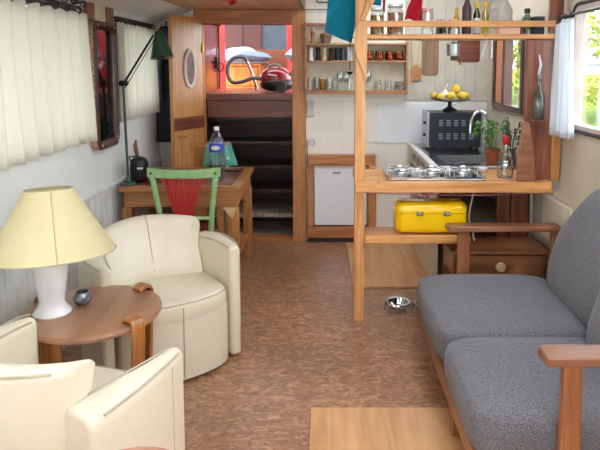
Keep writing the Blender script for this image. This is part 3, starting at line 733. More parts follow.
for nm, y in (('far', .78), ('near', -.80)):
    b = B(); b.prism([(-.235, -.045), (-.225, -.05), (.43, -.05), (.43, .05), (-.215, .05), (-.235, .035)], 'Z', .625, .658)
    o = b.build('armrest', M['teak'], t, bevel=.007, seg=3); o.location = (0, y, 0)
    B().prism([(-.17, .001), (-.095, .001), (-.10, .625), (-.165, .625)], 'Y', y - .018, y + .018).build('leg', M['teak_z'], t, bevel=.006)
    B().prism([(.385, .001), (.425, .001), (.425, .625), (.385, .625)], 'Y', y - .018, y + .018).build('leg', M['teak_z'], t, bevel=.006)
B().span(-.415, -.39, -.74, .60, .12, .205).build('front_rail', M['teak'], t, bevel=.005)
B().span(.36, .385, -.76, .74, .22, .29).build('back_rail', M['teak'], t, bevel=.005)
B().span(-.39, .36, -.74, .62, .165, .20).build('seat_board', M['teak'], t)
B().prism([(-.41, .014), (-.375, .014), (-.37, .20), (-.412, .20)], 'Y', -.28, -.24).build('leg', M['teak_z'], t, bevel=.004)
B().prism([(-.34, .001), (-.305, .001), (-.30, .20), (-.342, .20)], 'Y', .50, .54).build('leg', M['teak_z'], t, bevel=.004)

# ================================================================ LOOSE BOARDS
o = B().span(-.335, .335, -.55, .0, 0, .012).build('plywood_sheet', M['ply'], bevel=.002); tag(o, 'pale plywood sheet lying on the floor in front of the sofa', 'plywood sheet', loc=(.265, 2.645, .001))
o = B().prism([(0, 0), (.66, 0), (.655, 1.09), (-.01, 1.09)], 'Z', 0, .012).build('plywood_sheet', M['ply'], bevel=.002); tag(o, 'plywood sheet covering the galley floor behind the timber post', 'plywood sheet', loc=(.19, 4.18, .001))

# ================================================================ GALLEY COUNTER RACK
t = thing('kitchen_counter', 'open pine kitchen counter with posts and an overhead rail shelf', 'counter', (.2, 3.62, 0))
B().span(-.025, .037, 0, .062, 0, 2.415).build('post', M['pine_z'], t, bevel=.004)
# rough brace slab on the post
b = B().prism([(-.03, 1.80), (-.01, 1.86), (.045, 1.86), (.047, 1.70), (.045, 1.52), (.036, 1.50), (.02, 1.56), (-.005, 1.62), (-.03, 1.68)], 'Y', -.016, .0)
b.build('brace', M['pine_z'], t, bevel=.003, label='rough pointed brace on the post')
b = B().prism([(.0, 1.862), (.03, 1.864), (.09, 1.98), (.09, 2.06), (.07, 2.06)], 'Y', -.014, -.0005); b.build('brace', M['pine_z'], t, bevel=.004, label='slanting brace to the overhead shelf')
for (x0, x1) in ((.965, 1.045), (1.06, 1.17)):
    B().span(x0, x1, .375, .41, 0, .862).build('post', M['redwood_z'], t, bevel=.004)
B().span(-.02, 1.165, -.03, .41, .862, .896).build('worktop', M['pine'], t, bevel=.004)
B().span(-.025, 1.165, -.055, -.03, .83, .898).build('front_edge', M['pine'], t, bevel=.005)
B().span(.037, .69, .0, .20, .525, .552).build('lower_shelf', M['pine'], t, bevel=.004)
B().span(.037, .69, -.022, .0, .505, .555).build('shelf_edge', M['pine'], t, bevel=.004)
B().span(.037, 1.17, .0, .24, 1.754, 1.783).build('overhead_shelf', M['pine'], t, bevel=.004)
B().span(.037, 1.17, -.004, .018, 1.826, 1.862).build('guard_rail', M['pine'], t, bevel=.004)
B().span(1.01, 1.17, .02, .05, .90, 1.754).build('end_panel', M['redwood_z'], t, bevel=.004)
B().span(1.14, 1.225, .02, .05, 1.79, 2.41).build('end_panel', M['redwood_z'], t, bevel=.004)
B().span(1.175, 1.23, .0, .06, .9, 1.76).build('post', M['frame'], t, bevel=.004)

# leaning board at right end of worktop
o = B().prism([(0, 0), (.115, 0), (.105, .15), (.09, .26), (.075, .36), (.03, .36), (.02, .26), (.0, .15)], 'Y', 0, .018).build('chopping_board', M['cab'], bevel=.005, seg=3)
tag(o, 'tall tapering wooden board standing against the end panel on the worktop', 'chopping board', loc=(1.155, 3.575, .899)); o.rotation_euler = (R(-3), 0, 0)
# glass bottle hanging / on bracket in front of end panel
t = thing('glass_bottle', 'greenish glass bottle on a small bracket above the worktop end', 'bottle', (1.27, 3.58, 1.275))
B().lathe([(.001, .002), (.03, .002), (.034, .01), (.034, .14), (.012, .19), (.012, .24), (.014, .245)], n=20).build('bottle_body', M['greeng'], t)
B().lathe([(.001, .27), (.011, .27), (.012, .235)], n=12).build('stopper', M['grey'], t)
B().span(-.05, .05, -.04, .06, -.012, 0).build('bracket', M['redwood'], t, bevel=.002)
o = B().tube([(0, 0, .0), (.008, 0, -.06), (-.004, 0, -.12), (.004, 0, -.13), (.016, 0, -.06), (.0, 0, 0)], .004, 6).build('hanging_whisk', M['white']); tag(o, 'small white utensil hanging on the red-brown end panel', 'utensil', loc=(1.275, 3.612, 1.66))

# hob
t = thing('gas_hob', 'stainless gas hob with wire pan supports on the pine worktop', 'hob', (.68, 3.775, .897))
b = B().span(-.30, .30, -.17, .17, 0, .012); b.build('tray', M['steel'], t, bevel=.004)
B().loft([[(u, v, .012) for u, v in rrect(.6, .34, .03)], [(u, v, .022) for u, v in rrect(.6, .34, .03)], [(u, v, .022) for u, v in rrect(.58, .32, .025)], [(u, v, .012) for u, v in rrect(.58, .32, .025)]], False, True).build('rim', M['chrome'], t)
for x in (-.2, 0, .2):
    bu = B().lathe([(.034, .012), (.034, .018), (.024, .024), (.024, .028), (.001, .030)], x=x, y=.02, n=24).build('burner', M['steeld'], t)
    B().lathe([(.02, .028), (.02, .034), (.001, .036)], x=x, y=.02, n=20).build('burner_cap', M['blackiron'], bu)
    b = B(); 
    for a in range(4):
        ca, sa = math.cos(R(90 * a + 45)), math.sin(R(90 * a + 45))
        b.tube([(x + .03 * ca, .02 + .03 * sa, .048), (x + .1 * ca, .02 + .1 * sa, .048), (x + .105 * ca, .02 + .105 * sa, .014)], .003, 6)
    b.tube([(x + .085 * math.cos(R(30 * k)), .02 + .085 * math.sin(R(30 * k)), .045) for k in range(12)], .003, 6, True)
    b.build('pan_support', M['chrome'], t)
    B().lathe([(.014, 0), (.012, .018), (.001, .019)], x=x + .03, y=-.145, z=.02, n=14).build('control_knob', M['black'], t)

# sink unit along the right wall
t = thing('sink_unit', 'stainless steel sink counter along the right wall under the galley window', 'sink', (.76, 4.07, 0))
W, D = XR - .01 - .76, 1.28
b = B(); bx0, bx1, by0, by1 = .10, .50, .18, .56
b.span(0, W, 0, by0, .885, .90); b.span(0, W, by1, D, .885, .90); b.span(0, bx0, by0, by1, .885, .90); b.span(bx1, W, by0, by1, .885, .90)
b.build('steel_top', M['steel'], t)
b = B(); o_ = rrect(bx1 - bx0 + .01, by1 - by0 + .01, .05, 6, (bx0 + bx1) / 2, (by0 + by1) / 2); i_ = rrect(bx1 - bx0 - .06, by1 - by0 - .06, .05, 6, (bx0 + bx1) / 2, (by0 + by1) / 2)
b.loft([[(u, v, .901) for u, v in o_], [(u, v, .901) for u, v in i_], [(u, v, .76) for u, v in i_], [(u, v, .755) for u, v in rrect(.02, .02, .009, 6, (bx0 + bx1) / 2, (by0 + by1) / 2)]], False).build('basin', M['steeld'], t, ang=60)
B().prism([(-.03, .895), (.012, .901), (.012, .912), (-.03, .906)], 'Y', -.0, D).build('left_rim', M['lgrey'], t, bevel=.003)
b = B(); b.tube([(-.006, -.006, .90), (W, -.006, .90)], .012, 8); b.span(0, W, -.012, 0, .865, .90); b.build('front_rim', M['steeld'], t)
b = B().span(.0, .02, 0, D, .02, .885).span(W - .02, W, 0, D, .02, .885).span(.02, W - .02, D - .02, D, .02, .885).span(.02, W - .02, 0, D - .02, .06, .08).span(.02, W - .02, .01, D - .02, .45, .465)
b.build('cabinet_body', M['bin'], t)
b = B()
for r_, z in enumerate((.78, .68, .58, .48)):
    for k in range(5): b.span(-.004, .0, .05 + k * .23 + (.1 if r_ % 2 else 0), .20 + k * .23 + (.1 if r_ % 2 else 0), z, z + .06)
b.build('side_tiles', M['brtile'], t, label='brown tiles on the cabinet side')
for x in (.09, .2, .31): B().lathe([(.008, 0), (.008, .006), (.001, .007)], x=x - .07, y=-.004, z=.911, n=10).build('rubber_foot', M['black'], t)
# tap
t = thing('kitchen_tap', 'tall curved chrome tap on the sink counter behind the plant', 'tap', (1.275, 4.68, .9005))
B().lathe([(.026, 0), (.026, .01), (.015, .02), (.014, .10), (.001, .105)], n=20).build('tap_base', M['chrome'], t)
B().tube([(0, 0, .08)] + [(-.075 + .075 * math.cos(R(a)), -.03 * (a / 180), .22 + .12 * math.sin(R(a))) for a in range(0, 181, 15)] + [(-.152, -.032, .17)], .0105, 10).build('spout', M['chrome'], t)
B().tube([(0, 0, .09), (.03, -.03, .12)], .007, 8).build('lever', M['chrome'], t)
# oven
t = thing('mini_oven', 'dark tabletop oven seen from its vented back on the sink counter', 'oven', (1.065, 5.05, .9005))
B().span(-.215, .215, -.13, .14, .02, .31).build('oven_body', M['oven'], t, bevel=.008, seg=3)
B().span(-.232, -.215, -.135, .145, .02, .315).build('side_panel', M['steeld'], t, bevel=.003); B().span(.215, .232, -.135, .145, .02, .315).build('side_panel', M['steeld'], t, bevel=.003)
k_ = 0
for row in (.09, .20):
    for c_ in range(5):
        b = B()
        for q in range(4): b.span(-.135 + c_ * .062, -.100 + c_ * .062, -.1335, -.130, row + q * .014, row + q * .014 + .006)
        b.build('vent_slots', M['vent'], t)
for x in (-.19, .19):
    for y in (-.1, .1): B().lathe([(.014, 0), (.012, .022)], x=x, y=y, n=10).build('foot', M['black'], t)
B().lathe([(.012, 0), (.012, .02), (.001, .022)], n=12).build('control_knob', M['black'], t).matrix_local = Matrix.Translation((-.232, -.06, .12)) @ Matrix.Rotation(-PI / 2, 4, 'Y')
B().lathe([(.012, 0), (.012, .02), (.001, .022)], n=12).build('control_knob', M['black'], t).matrix_local = Matrix.Translation((-.232, -.06, .22)) @ Matrix.Rotation(-PI / 2, 4, 'Y')
# fruit stand
FS = (1.04, 5.03, 1.2165)
t = thing('fruit_stand', 'dark footed fruit dish standing on top of the oven', 'fruit dish', FS)
B().lathe([(.001, .0), (.065, .0), (.06, .01), (.02, .035), (.014, .06), (.02, .075), (.001, .08)], n=28).build('foot', M['black'], t)
B().lathe([(.001, .076), (.10, .082), (.17, .097), (.176, .104), (.17, .104), (.10, .089), (.001, .084)], n=40).build('dish', M['steeld'], t, label='shallow metal dish')
def fruit(name, lab, cat, dx, dy, dz, r, m, el=1.15, rot=(0, 0, 0), grp='yellow quinces in the fruit dish'):
    o = B().lathe([(.001, -r * el)] + [(r * math.cos(R(a)) * (1 - .12 * math.sin(R(a))), r * el * math.sin(R(a))) for a in range(-75, 76, 15)] + [(.001, r * el * .98)], n=20).build(name, m)
    tag(o, lab, cat, grp, (FS[0] + dx, FS[1] + dy, FS[2] + dz)); o.rotation_euler = rot; return o
fruit('quince', 'yellow quince at the far left of the fruit dish', 'fruit', -.135, .0, .128, .031, M['lemon'], 1.05, (.4, 1.2, 0))
fruit('quince', 'yellow quince lying just left of the garlic in the dish', 'fruit', -.085, -.06, .118, .030, M['lemon'], 1.1, (0, 1.5, .5))
fruit('quince', 'largest yellow quince in the front middle of the dish', 'fruit', .0, -.06, .127, .038, M['lemon'], 1.1, (1.2, .3, 0))
fruit('quince', 'yellow quince on top of the pile in the fruit dish', 'fruit', .045, -.02, .185, .036, M['lemon'], 1.12, (.2, .2, 0))
fruit('quince', 'yellow quince below the topmost one, right of the middle', 'fruit', .085, -.06, .130, .035, M['lemon'], 1.05, (1.4, 0, .4))
fruit('quince', 'yellow quince at the far right of the fruit dish', 'fruit', .135, .02, .130, .030, M['lemon'], 1.05, (1.4, 0, -.4))
t = thing('garlic_bulb', 'pale garlic bulb with its stalk lying among the yellow quinces', 'garlic', (FS[0] - .05, FS[1] - .04, FS[2] + .135))
B().lathe([(.001, -.018), (.022, -.016), (.033, .002), (.028, .02), (.012, .036), (.006, .05)], n=20).build('bulb', M['garlic'], t)
B().tube([(0, 0, .045), (.012, 0, .075), (.02, .0, .095)], [.006, .008, .005], 8).build('stalk', M['garlic'], t)

# plant
def leafshape(b, base, tip, w, curl=.02):
    base, tip = Vector(base), Vector(tip); d_ = tip - base; side = d_.cross(Vector((0, 0, 1)))
    if side.length < 1e-5: side = Vector((1, 0, 0))
    side.normalize(); up = side.cross(d_).normalized(); rows = []
    for k in range(7):
        u = k / 6; ww = w * math.sin(PI * (u ** .8)) + .0006; p = base + d_ * u + up * (curl * math.sin(PI * u))
        rows.append([b.bm.verts.new(p - side * ww + up * .25 * ww), b.bm.verts.new(p), b.bm.verts.new(p + side * ww + up * .25 * ww)])
    for k in range(6):
        for j in range(2): b.bm.faces.new((rows[k][j], rows[k][j + 1], rows[k + 1][j + 1], rows[k + 1][j]))
t = thing('potted_plant', 'bright green herb in a terracotta pot beside the sink', 'plant', (1.19, 4.25, .9005))
B().lathe([(.001, 0), (.036, 0), (.046, .075), (.054, .078), (.056, .105), (.050, .105), (.047, .09), (.001, .088)], n=28).build('pot', M['terra'], t)
B().lathe([(.001, .092), (.046, .090)], n=20).build('soil', M['soil'], t)
rnd = random.Random(3)
for k in range(9):
    a = rnd.uniform(0, 2 * PI); rr = rnd.uniform(.03, .1); hh = rnd.uniform(.1, .21)
    tip = (rr * math.cos(a), rr * math.sin(a), .09 + hh)
    s_ = B().tube([(.01 * math.cos(a), .01 * math.sin(a), .09), (tip[0] * .5, tip[1] * .5, .09 + hh * .6), tip], [.003, .0025, .002], 6).build('stem', M['leaf'], t)
    b = B()
    for q in range(6):
        aa = a + rnd.uniform(-1.6, 1.6); l_ = rnd.uniform(.035, .06); zz = rnd.uniform(-.05, .02)
        bs = Vector(tip) * 1 + Vector((0, 0, -q * .012)); leafshape(b, bs, bs + Vector((l_ * math.cos(aa), l_ * math.sin(aa), zz)), rnd.uniform(.011, .018))
    b.build('leaves', M['leaf'], s_, solid=.0008)
# darker plant in a small vase further right
t = thing('potted_plant', 'small dark-leaved plant in a glass vase behind the swing-top bottle', 'plant', (1.285, 4.12, .9005))
B().lathe([(.03, 0), (.036, .03), (.036, .09), (.026, .12), (.024, .12), (.033, .09), (.033, .03), (.001, .004)], n=20).build('vase', M['greeng'], t)
for k in range(7):
    a = rnd.uniform(0, 2 * PI); rr = rnd.uniform(.02, .07); hh = rnd.uniform(.12, .24); tip = (rr * math.cos(a), rr * math.sin(a), .1 + hh)
    s_ = B().tube([(0, 0, .02), (tip[0] * .3, tip[1] * .3, .1 + hh * .5), tip], .002, 6).build('stem', M['leafd'], t)
    b = B()
    for q in range(7):
        aa = a + rnd.uniform(-1.8, 1.8); l_ = rnd.uniform(.025, .045); bs = Vector(tip) + Vector((0, 0, -q * .02)); leafshape(b, bs, bs + Vector((l_ * math.cos(aa), l_ * math.sin(aa), rnd.uniform(-.02, .02))), .009)
    b.build('leaves', M['leafd'], s_, solid=.0008)
# swing top bottle
t = thing('glass_bottle', 'faceted clear glass bottle with a red stopper on the worktop', 'bottle', (1.125, 3.72, .8965))
B().lathe([(.001, .003), (.046, 0), (.05, .008), (.05, .07), (.046, .11), (.03, .15), (.017, .18), (.015, .215), (.018, .22)], n=12).build('bottle_body', M['tglass'], t, ang=20)
B().lathe([(.001, .003), (.047, .001), (.0475, .005), (.001, .0055)], n=12).build('bottle_bottom', M['glass'], t)
B().lathe([(.014, .205), (.022, .222), (.024, .245), (.017, .262), (.001, .266)], n=16).build('stopper', M['redp'], t, label='red stopper')
b = B()
for k in range(6):
    b.tube([(.051 * math.cos(R(60 * k + s * 55)) * w, .051 * math.sin(R(60 * k + s * 55)) * w, z) for s, w, z in ((0, 1, .01), (.33, 1.02, .05), (.66, .96, .10), (1, .6, .155))], .0026, 5)
b.build('wire_net', M['steel'], t)
o = B().lathe([(.001, 0), (.022, 0), (.036, .028), (.034, .032), (.019, .005), (.001, .005)], n=24).build('small_bowl', M['ceramic']); tag(o, 'small white dish on the worktop left of the red-stoppered bottle', 'dish', loc=(1.03, 3.90, .8975))

# ---------------------------------------------------------------- bread bin
t = thing('bread_bin', 'shiny yellow enamel bread bin on the lower pine shelf', 'bread bin', (.655, 3.72, .5525))
def rbox(w, d_, z0, z1, rv, bev, name, m, par, seg=6):
    return B().prism(rrect(w, d_, rv, 8), 'Z', z0, z1).build(name, m, par, bevel=bev, seg=seg)
bod = B(); prof = [(-.018, .012), (0, .004), (0, .13)]
rings = []
for ins, z in ((.03, .0085), (.012, .014), (.003, .028), (0, .05), (0, .135)): rings.append([(u, v, z) for u, v in rrect(.45 - 2 * ins, .20 - 2 * ins, .06 - ins * .5, 8)])
bod.loft(rings).build('bin_body', M['yellow'], t)
rings = []
for ins, z in ((0, .138), (0, .155), (.004, .175), (.014, .190), (.03, .198), (.05, .201)): rings.append([(u, v, z) for u, v in rrect(.452 - 2 * ins, .202 - 2 * ins, .06 - ins * .5, 8)])
B().loft(rings).build('lid', M['yellow'], t)
for x in (-.077, .09):
    la = B().box(x, -.103, .136, .042, .008, .026).build('latch', M['latch'], t, bevel=.003, label='grey metal latch')
    B().box(x, -.108, .138, .016, .006, .02).cyl((x - .018, -.107, .136), (x + .018, -.107, .136), .004).build('latch_clip', M['steeld'], la)
for x in (-.17, .17):
    for y in (-.05, .05): B().lathe([(.010, 0), (.012, .010)], x=x, y=y, n=10).build('foot', M['black'], t)

# ---------------------------------------------------------------- fridge and its surround
t = thing('fridge', 'small white fridge set into a wooden frame at the back wall', 'fridge', (.13, 5.34, 0))
B().span(-.235, .235, -.0, .03, .15, .70).build('fridge_body', M['white'], t, bevel=.003)
B().span(-.235, .235, -.045, -.002, .16, .688).build('door', M['fridge'], t, bevel=.008, seg=3)
B().span(-.238, .238, -.048, .03, .69, .708).build('fridge_top', M['fridgetop'], t, bevel=.004, label='yellowed top strip')
b = B().box(-.035, -.0465, .64, .07, .003, .014); b.build('badge', M['grey'], t, bevel=.001, label='small grey badge')
t = thing('fridge_surround', 'orange-brown wooden frame boxed around the small white fridge', 'wooden frame', (.14, 5.34, 0))
B().span(-.29, .30, -.07, .035, .715, .80).build('top_board', M['frame_x'], t, bevel=.004)
B().span(-.30, -.252, -.05, .035, .15, .715).build('side_board', M['frame'], t, bevel=.004)
B().span(.24, .31, -.07, .035, .15, .715).build('side_board', M['frame'], t, bevel=.004)
B().span(-.31, .31, -.06, .035, .05, .148).build('base_board', M['frame_x'], t, bevel=.004)
B().span(-.31, .31, -.03, .035, 0.001, .05).build('plinth', M['dark'], t)
o = B().tube([(.0, 0, 0), (.03, -.02, -.01), (.06, 0, -.02), (.09, .01, -.015)], .005, 6).build('wall_cable', M['cable']); tag(o, 'short white cable beside the fridge frame top', 'cable', loc=(.41, 5.26, .70))

# light switch and socket
t = thing('light_switch', 'white double light switch on the tiled wall right of the doorway', 'switch', (-.142, YB, 1.21))
B().span(-.035, .035, -.012, 0, -.075, .075).build('plate', M['lgrey'], t, bevel=.003)
for z in (-.036, .036): B().span(-.027, .027, -.018, -.012, z - .03, z + .03).build('rocker', M['lgrey'], t, bevel=.002)
t = thing('wall_socket', 'round-faced wall socket below the light switch', 'socket', (-.126, YB, .905))
B().span(-.032, .032, -.012, 0, -.038, .038).build('plate', M['white'], t, bevel=.003)
B().tube([(.02 * math.cos(R(30 * k)), -.014, .02 * math.sin(R(30 * k))) for k in range(12)], .003, 6, True).build('socket_ring', M['grey'], t)
o = B().tube([(0, 0, 0), (.0, -.004, -.1), (.004, 0, -.22)], .004, 6).build('wall_cable', M['grey']); tag(o, 'thin grey cable running down beside the door frame below the socket', 'cable', loc=(-.17, YB - .006, .93))
# white board
t = thing('splash_board', 'white metal sheet fixed to the galley back wall', 'splashback', (.81, YB, 1.08))
B().span(-.36, .36, -.008, 0, -.18, .18).build('sheet', M['board'], t, bevel=.002)
for (x, z) in ((-.345, .165), (.345, .165)): B().lathe([(.006, 0), (.005, .003), (.001, .004)], n=10).build('screw', M['grey'], t).matrix_local = Matrix.Translation((x, -.008, z)) @ Matrix.Rotation(PI / 2, 4, 'X')

# ---------------------------------------------------------------- wall rack of shelves
t = thing('wall_rack', 'wooden wall rack of open shelves on the galley back wall', 'shelf rack', (.265, YB, 0))
YF = -.12
for x in (-.45, .435): B().span(x, x + .018, YF, 0, 1.345, 1.965 if x < 0 else 1.80).build('side_board', M['rack'], t, bevel=.002)
B().span(-.45, .453, YF, 0, 1.345, 1.365).build('shelf', M['rack'], t, bevel=.002)
B().span(-.432, .435, YF, 0, 1.622, 1.638).build('shelf', M['rack'], t, bevel=.002)
B().span(-.432, .435, YF, 0, 1.768, 1.785).build('shelf', M['rack'], t, bevel=.002)
B().span(-.432, .10, YF + .01, 0, 1.945, 1.962).build('shelf', M['rack'], t, bevel=.002)
B().span(-.45, .453, YF - .004, YF + .004, 1.365, 1.38).build('shelf_lip', M['rack'], t, bevel=.001)
B().span(-.432, .435, -.004, 0, 1.345, 1.80).build('back_panel', M['bin'], t)
RX, RY = .265, YB - .06
def xat(px, Y=5.3): return (px - 326) / 600 * (Y * .9945 + .02)
# top row
t = thing('wooden_figurine', 'small carved wooden figurine on the top shelf of the wall rack', 'figurine', (xat(313), RY, 1.7855))
B().lathe([(.022, 0), (.024, .01), (.016, .05), (.022, .08), (.018, .10), (.012, .11)], n=16).build('figurine_body', M['spoon'], t)
B().lathe([(.001, .105), (.014, .112), (.018, .125), (.012, .14), (.001, .144)], n=14).build('head', M['lightwood'], t)
t = thing('clay_pot', 'brown clay pot on the top shelf right of the figurine', 'pot', (xat(326), RY, 1.7855))
B().lathe([(.001, 0), (.035, 0), (.05, .05), (.055, .075), (.05, .078), (.044, .05), (.001, .01)], n=20).build('pot_body', M['greyboard'], t)
B().lathe([(.054, .076), (.054, .085), (.02, .095), (.001, .10)], n=20).build('pot_lid', M['spoon'], t)
# second row
def mill(label, px, m, h=.12, r=.022):
    t = thing('pepper_mill', label, 'pepper mill', (xat(px), RY - .01, 1.6385), 0, 'pepper mills on the wall rack')
    B().lathe([(.001, 0), (r, 0), (r, .015), (r * .7, h * .4), (r * .9, h * .62), (r * .75, h * .66)], n=18).build('mill_body', m, t)
    B().lathe([(r * .7, h * .66), (r, h * .75), (r * .95, h * .9), (r * .4, h * .97), (.001, h)], n=18).build('mill_head', m, t)
mill('white pepper mill at the left end of the middle rack shelf', 311, M['ceramic'])
mill('black pepper mill between the white and the wooden mill', 318, M['black'])
mill('light wooden pepper mill between two black ones', 324, M['lightwood'])
mill('black pepper mill right of the wooden mill', 331, M['black'], .115)
def can(label, px, m, w=.026, h=.11, row=1.6385, name='spice_tin', cat='tin', grp='spice tins on the wall rack'):
    t = thing(name, label, cat, (xat(px), RY - .005, row), 0, grp)
    B().lathe([(.001, 0), (w, 0), (w, h * .85), (w * .96, h * .86)], n=20).build('tin_body', m, t)
    B().lathe([(w * 1.03, h * .85), (w * 1.03, h * .98), (w * .9, h), (.001, h)], n=20).build('lid', m, t)
can('black spice tin right of the black pepper mill', 337.5, M['black'], .024)
can('dark grey spice tin beside the white one on the middle rack shelf', 343, M['oven'], .022)
can('tall white rounded jar beside the timber post on the rack', 349.5, M['ceramic'], .024, .125)
# copper mugs
proto = thing('copper_mug', 'x', 'mug', (0, 0, 0), 0, 'copper mugs on the wall rack')
B().lathe([(.001, .002), (.032, 0), (.040, .02), (.039, .05), (.032, .075), (.034, .08), (.031, .078), (.036, .05), (.036, .02), (.001, .006)], n=24).build('mug_body', M['copper'], proto)
B().tube([(-.026, -.025, .062), (-.034, -.045, .06), (-.036, -.048, .035), (-.028, -.028, .022)], .004, 8).build('handle', M['copper'], proto)
labs = ['copper mug nearest the timber post on the rack', 'second copper mug from the timber post', 'third copper mug from the timber post', 'copper mug at the right end of the rack']
for i, px in enumerate((369, 379, 389, 398.5)):
    loc = (xat(px), RY - .015, 1.6385)
    if i == 0: proto.location = loc; proto['label'] = labs[0]; proto.rotation_euler = (0, 0, R(10))
    else: dup(proto, loc, labs[i], R(10 + 8 * i))
# glasses on the bottom shelf
def tumbler(label, px, h, r0, r1, m=None, dy=0, name='drinking_glass', cat='glass'):
    o = B().lathe([(.001, .0), (r0, 0), (r1, h), (r1 - .002, h), (r0 - .002, .006), (.001, .006)], n=20).build(name, m or M['tglass'])
    tag(o, label, cat, 'glassware on the bottom rack shelf', (xat(px), RY + dy, 1.3655)); return o
def wineglass(label, px, h=.15, r=.032, dy=0):
    t = thing('wine_glass', label, 'glass', (xat(px), RY + dy, 1.3655), 0, 'glassware on the bottom rack shelf')
    B().lathe([(.001, 0), (.028, 0), (.028, .002), (.004, .006), (.003, h * .45), (.001, h * .46)], n=20).build('stem', M['glass'], t)
    B().lathe([(.003, h * .45), (r * .8, h * .55), (r, h * .75), (r * .8, h), (r * .8 - .0015, h), (r - .002, h * .75), (r * .78, h * .56), (.002, h * .47)], n=20).build('glass_bowl', M['tglass'], t)
tumbler('clear tumbler at the left end of the bottom rack shelf', 310.5, .12, .022, .028)
tumbler('short clear glass behind the leftmost tumbler', 317, .13, .02, .026, dy=.03)
tumbler('yellow-tinted glass on the bottom rack shelf', 323, .11, .026, .031, M['amber'])
tumbler('clear glass just right of the yellow-tinted one', 330, .13, .022, .028)
tumbler('ribbed clear glass in front of the stemmed glasses', 335.5, .10, .02, .026, dy=-.025)
wineglass('stemmed glass left of two, behind the small ribbed tumbler', 340, .17, .03, .02)
wineglass('stemmed glass standing closest to the left of the timber post', 346.5, .17, .03, .02)
tumbler('small clear tumbler directly left of the timber post', 349.5, .12, .022, .026, dy=-.03)
wineglass('tall stemmed glass just right of the timber post', 368, .19, .036, .02)
def prjar(label, px, h, r, lid):
    t = thing('preserving_jar', label, 'jar', (xat(px), RY - .01, 1.3655), 0, 'glassware on the bottom rack shelf')
    B().lathe([(.001, .002), (r, 0), (r, h * .75), (r * .85, h * .85), (r * .85, h)], n=22).build('jar_body', M['tglass'], t)
    B().lathe([(r * .88, h * .97), (r * .9, h * 1.06), (.001, h * 1.08)], n=20).build('lid', lid, t)
prjar('left one of two clear lidded jars on the rack', 377.5, .10, .036, M['tglass'])
prjar('right one of two clear lidded jars on the rack', 388, .10, .034, M['tglass'])
prjar('wide jar with a grey metal lid at the rack end', 399, .085, .042, M['tin'])

# thin rail and bracket high on the galley wall
t = thing('hanging_rail', 'thin dark metal rail high on the wall above the rack', 'rail', (-.05, YB - .03, 2.085))
B().cyl((-.13, 0, 0), (.25, 0, 0), .005).build('rail_bar', M['grey'], t)
B().cyl((-.03, .0, .06), (.12, 0, .06), .005).cyl((-.03, 0, .06), (-.03, 0, .12), .005).build('upper_bar', M['blackiron'], t)
for x in (-.12, .24): B().cyl((x, 0, 0), (x, .03, 0), .004).build('bracket', M['grey'], t)
B().cyl((.1, 0, .06), (.1, .03, .06), .004).build('bracket', M['grey'], t)

# utensils and boards on the back wall
o = B().prism(rrect(.145, .34, .02, 4, 0, 0), 'Y', -.018, 0).build('chopping_board', M['greyboard'], bevel=.003); tag(o, 'grey-brown rectangular chopping board on the galley back wall', 'chopping board', loc=(.925, YB - .002, 1.68))
t = thing('wooden_spatula', 'wooden spatula with a broad blade hanging left of the grey-brown board', 'spatula', (.80, YB - .02, 0))
B().prism([(-.042, 1.45), (.046, 1.46), (.05, 1.56), (.03, 1.60), (-.03, 1.60), (-.045, 1.55)], 'Y', -.008, 0).build('blade', M['spoon'], t, bevel=.003)
B().cyl((-.03, -.004, 1.58), (-.045, -.004, 1.86), .008, .007).build('handle', M['lightwood'], t); B().cyl((.022, -.004, 1.58), (.032, -.004, 1.86), .008, .007).build('handle', M['lightwood'], t)
B().cyl((-.045, -.015, 1.85), (-.045, .02, 1.85), .003).build('nail', M['blackiron'], t)
t = thing('chopping_board', 'reddish wooden board with a handle hanging right of the steel cup', 'chopping board', (1.265, YB - .002, 0))
B().prism(rrect(.20, .2, .02, 4, 0, 1.725), 'Y', -.016, 0).build('board', M['redwood'], t, bevel=.003)
B().prism([(-.085, 1.64), (-.055, 1.64), (-.062, 1.60), (-.08, 1.60)], 'Y', -.016, 0).build('handle', M['spoon'], t, bevel=.002)
o = B().prism(rrect(.06, .16, .01, 4, 0, 0), 'Y', -.014, 0).build('chopping_board', M['dark'], bevel=.003); tag(o, 'small dark board hanging between the steel cup and the reddish board', 'chopping board', loc=(1.135, YB - .002, 1.72))
# things under the overhead shelf
t = thing('steel_cup', 'shiny steel cup hanging under the overhead shelf', 'cup', (.79, 3.76, 1.655))
B().lathe([(.001, 0), (.035, 0), (.038, .01), (.04, .075), (.038, .075), (.035, .012), (.001, .006)], n=24).build('cup_body', M['steeld'], t)
B().tube([(.0, 0, .004), (0, 0, .096)], .002, 6).build('hook', M['blackiron'], t)
for i, (x, dx, lab) in enumerate(((.99, -.035, 'slanting white spatula handle hanging under the overhead shelf'), (1.02, .0, 'upright white handle hanging beside the slanting one'))):
    o = B().tube([(0, 0, 0), (dx, 0, -.11)], [.006, .004], 8).build('utensil_handle', M['ceramic']); tag(o, lab, 'utensil', loc=(x, 3.72, 1.752))
t = thing('black_ladle', 'thin black ladle hanging beside the timber post', 'ladle', (.143, 3.60, 1.54))
B().cyl((0, 0, .03), (.0, .01, .22), .003).build('handle', M['blackiron'], t); B().lathe([(.001, 0), (.014, .006), (.02, .02), (.018, .02), (.012, .008), (.001, .004)], n=16).build('ladle_bowl', M['blackiron'], t)
B().tube([(0, .01, .22), (.02, .014, .225), (.034, .016, .22)], .003, 6).build('hook', M['blackiron'], t)
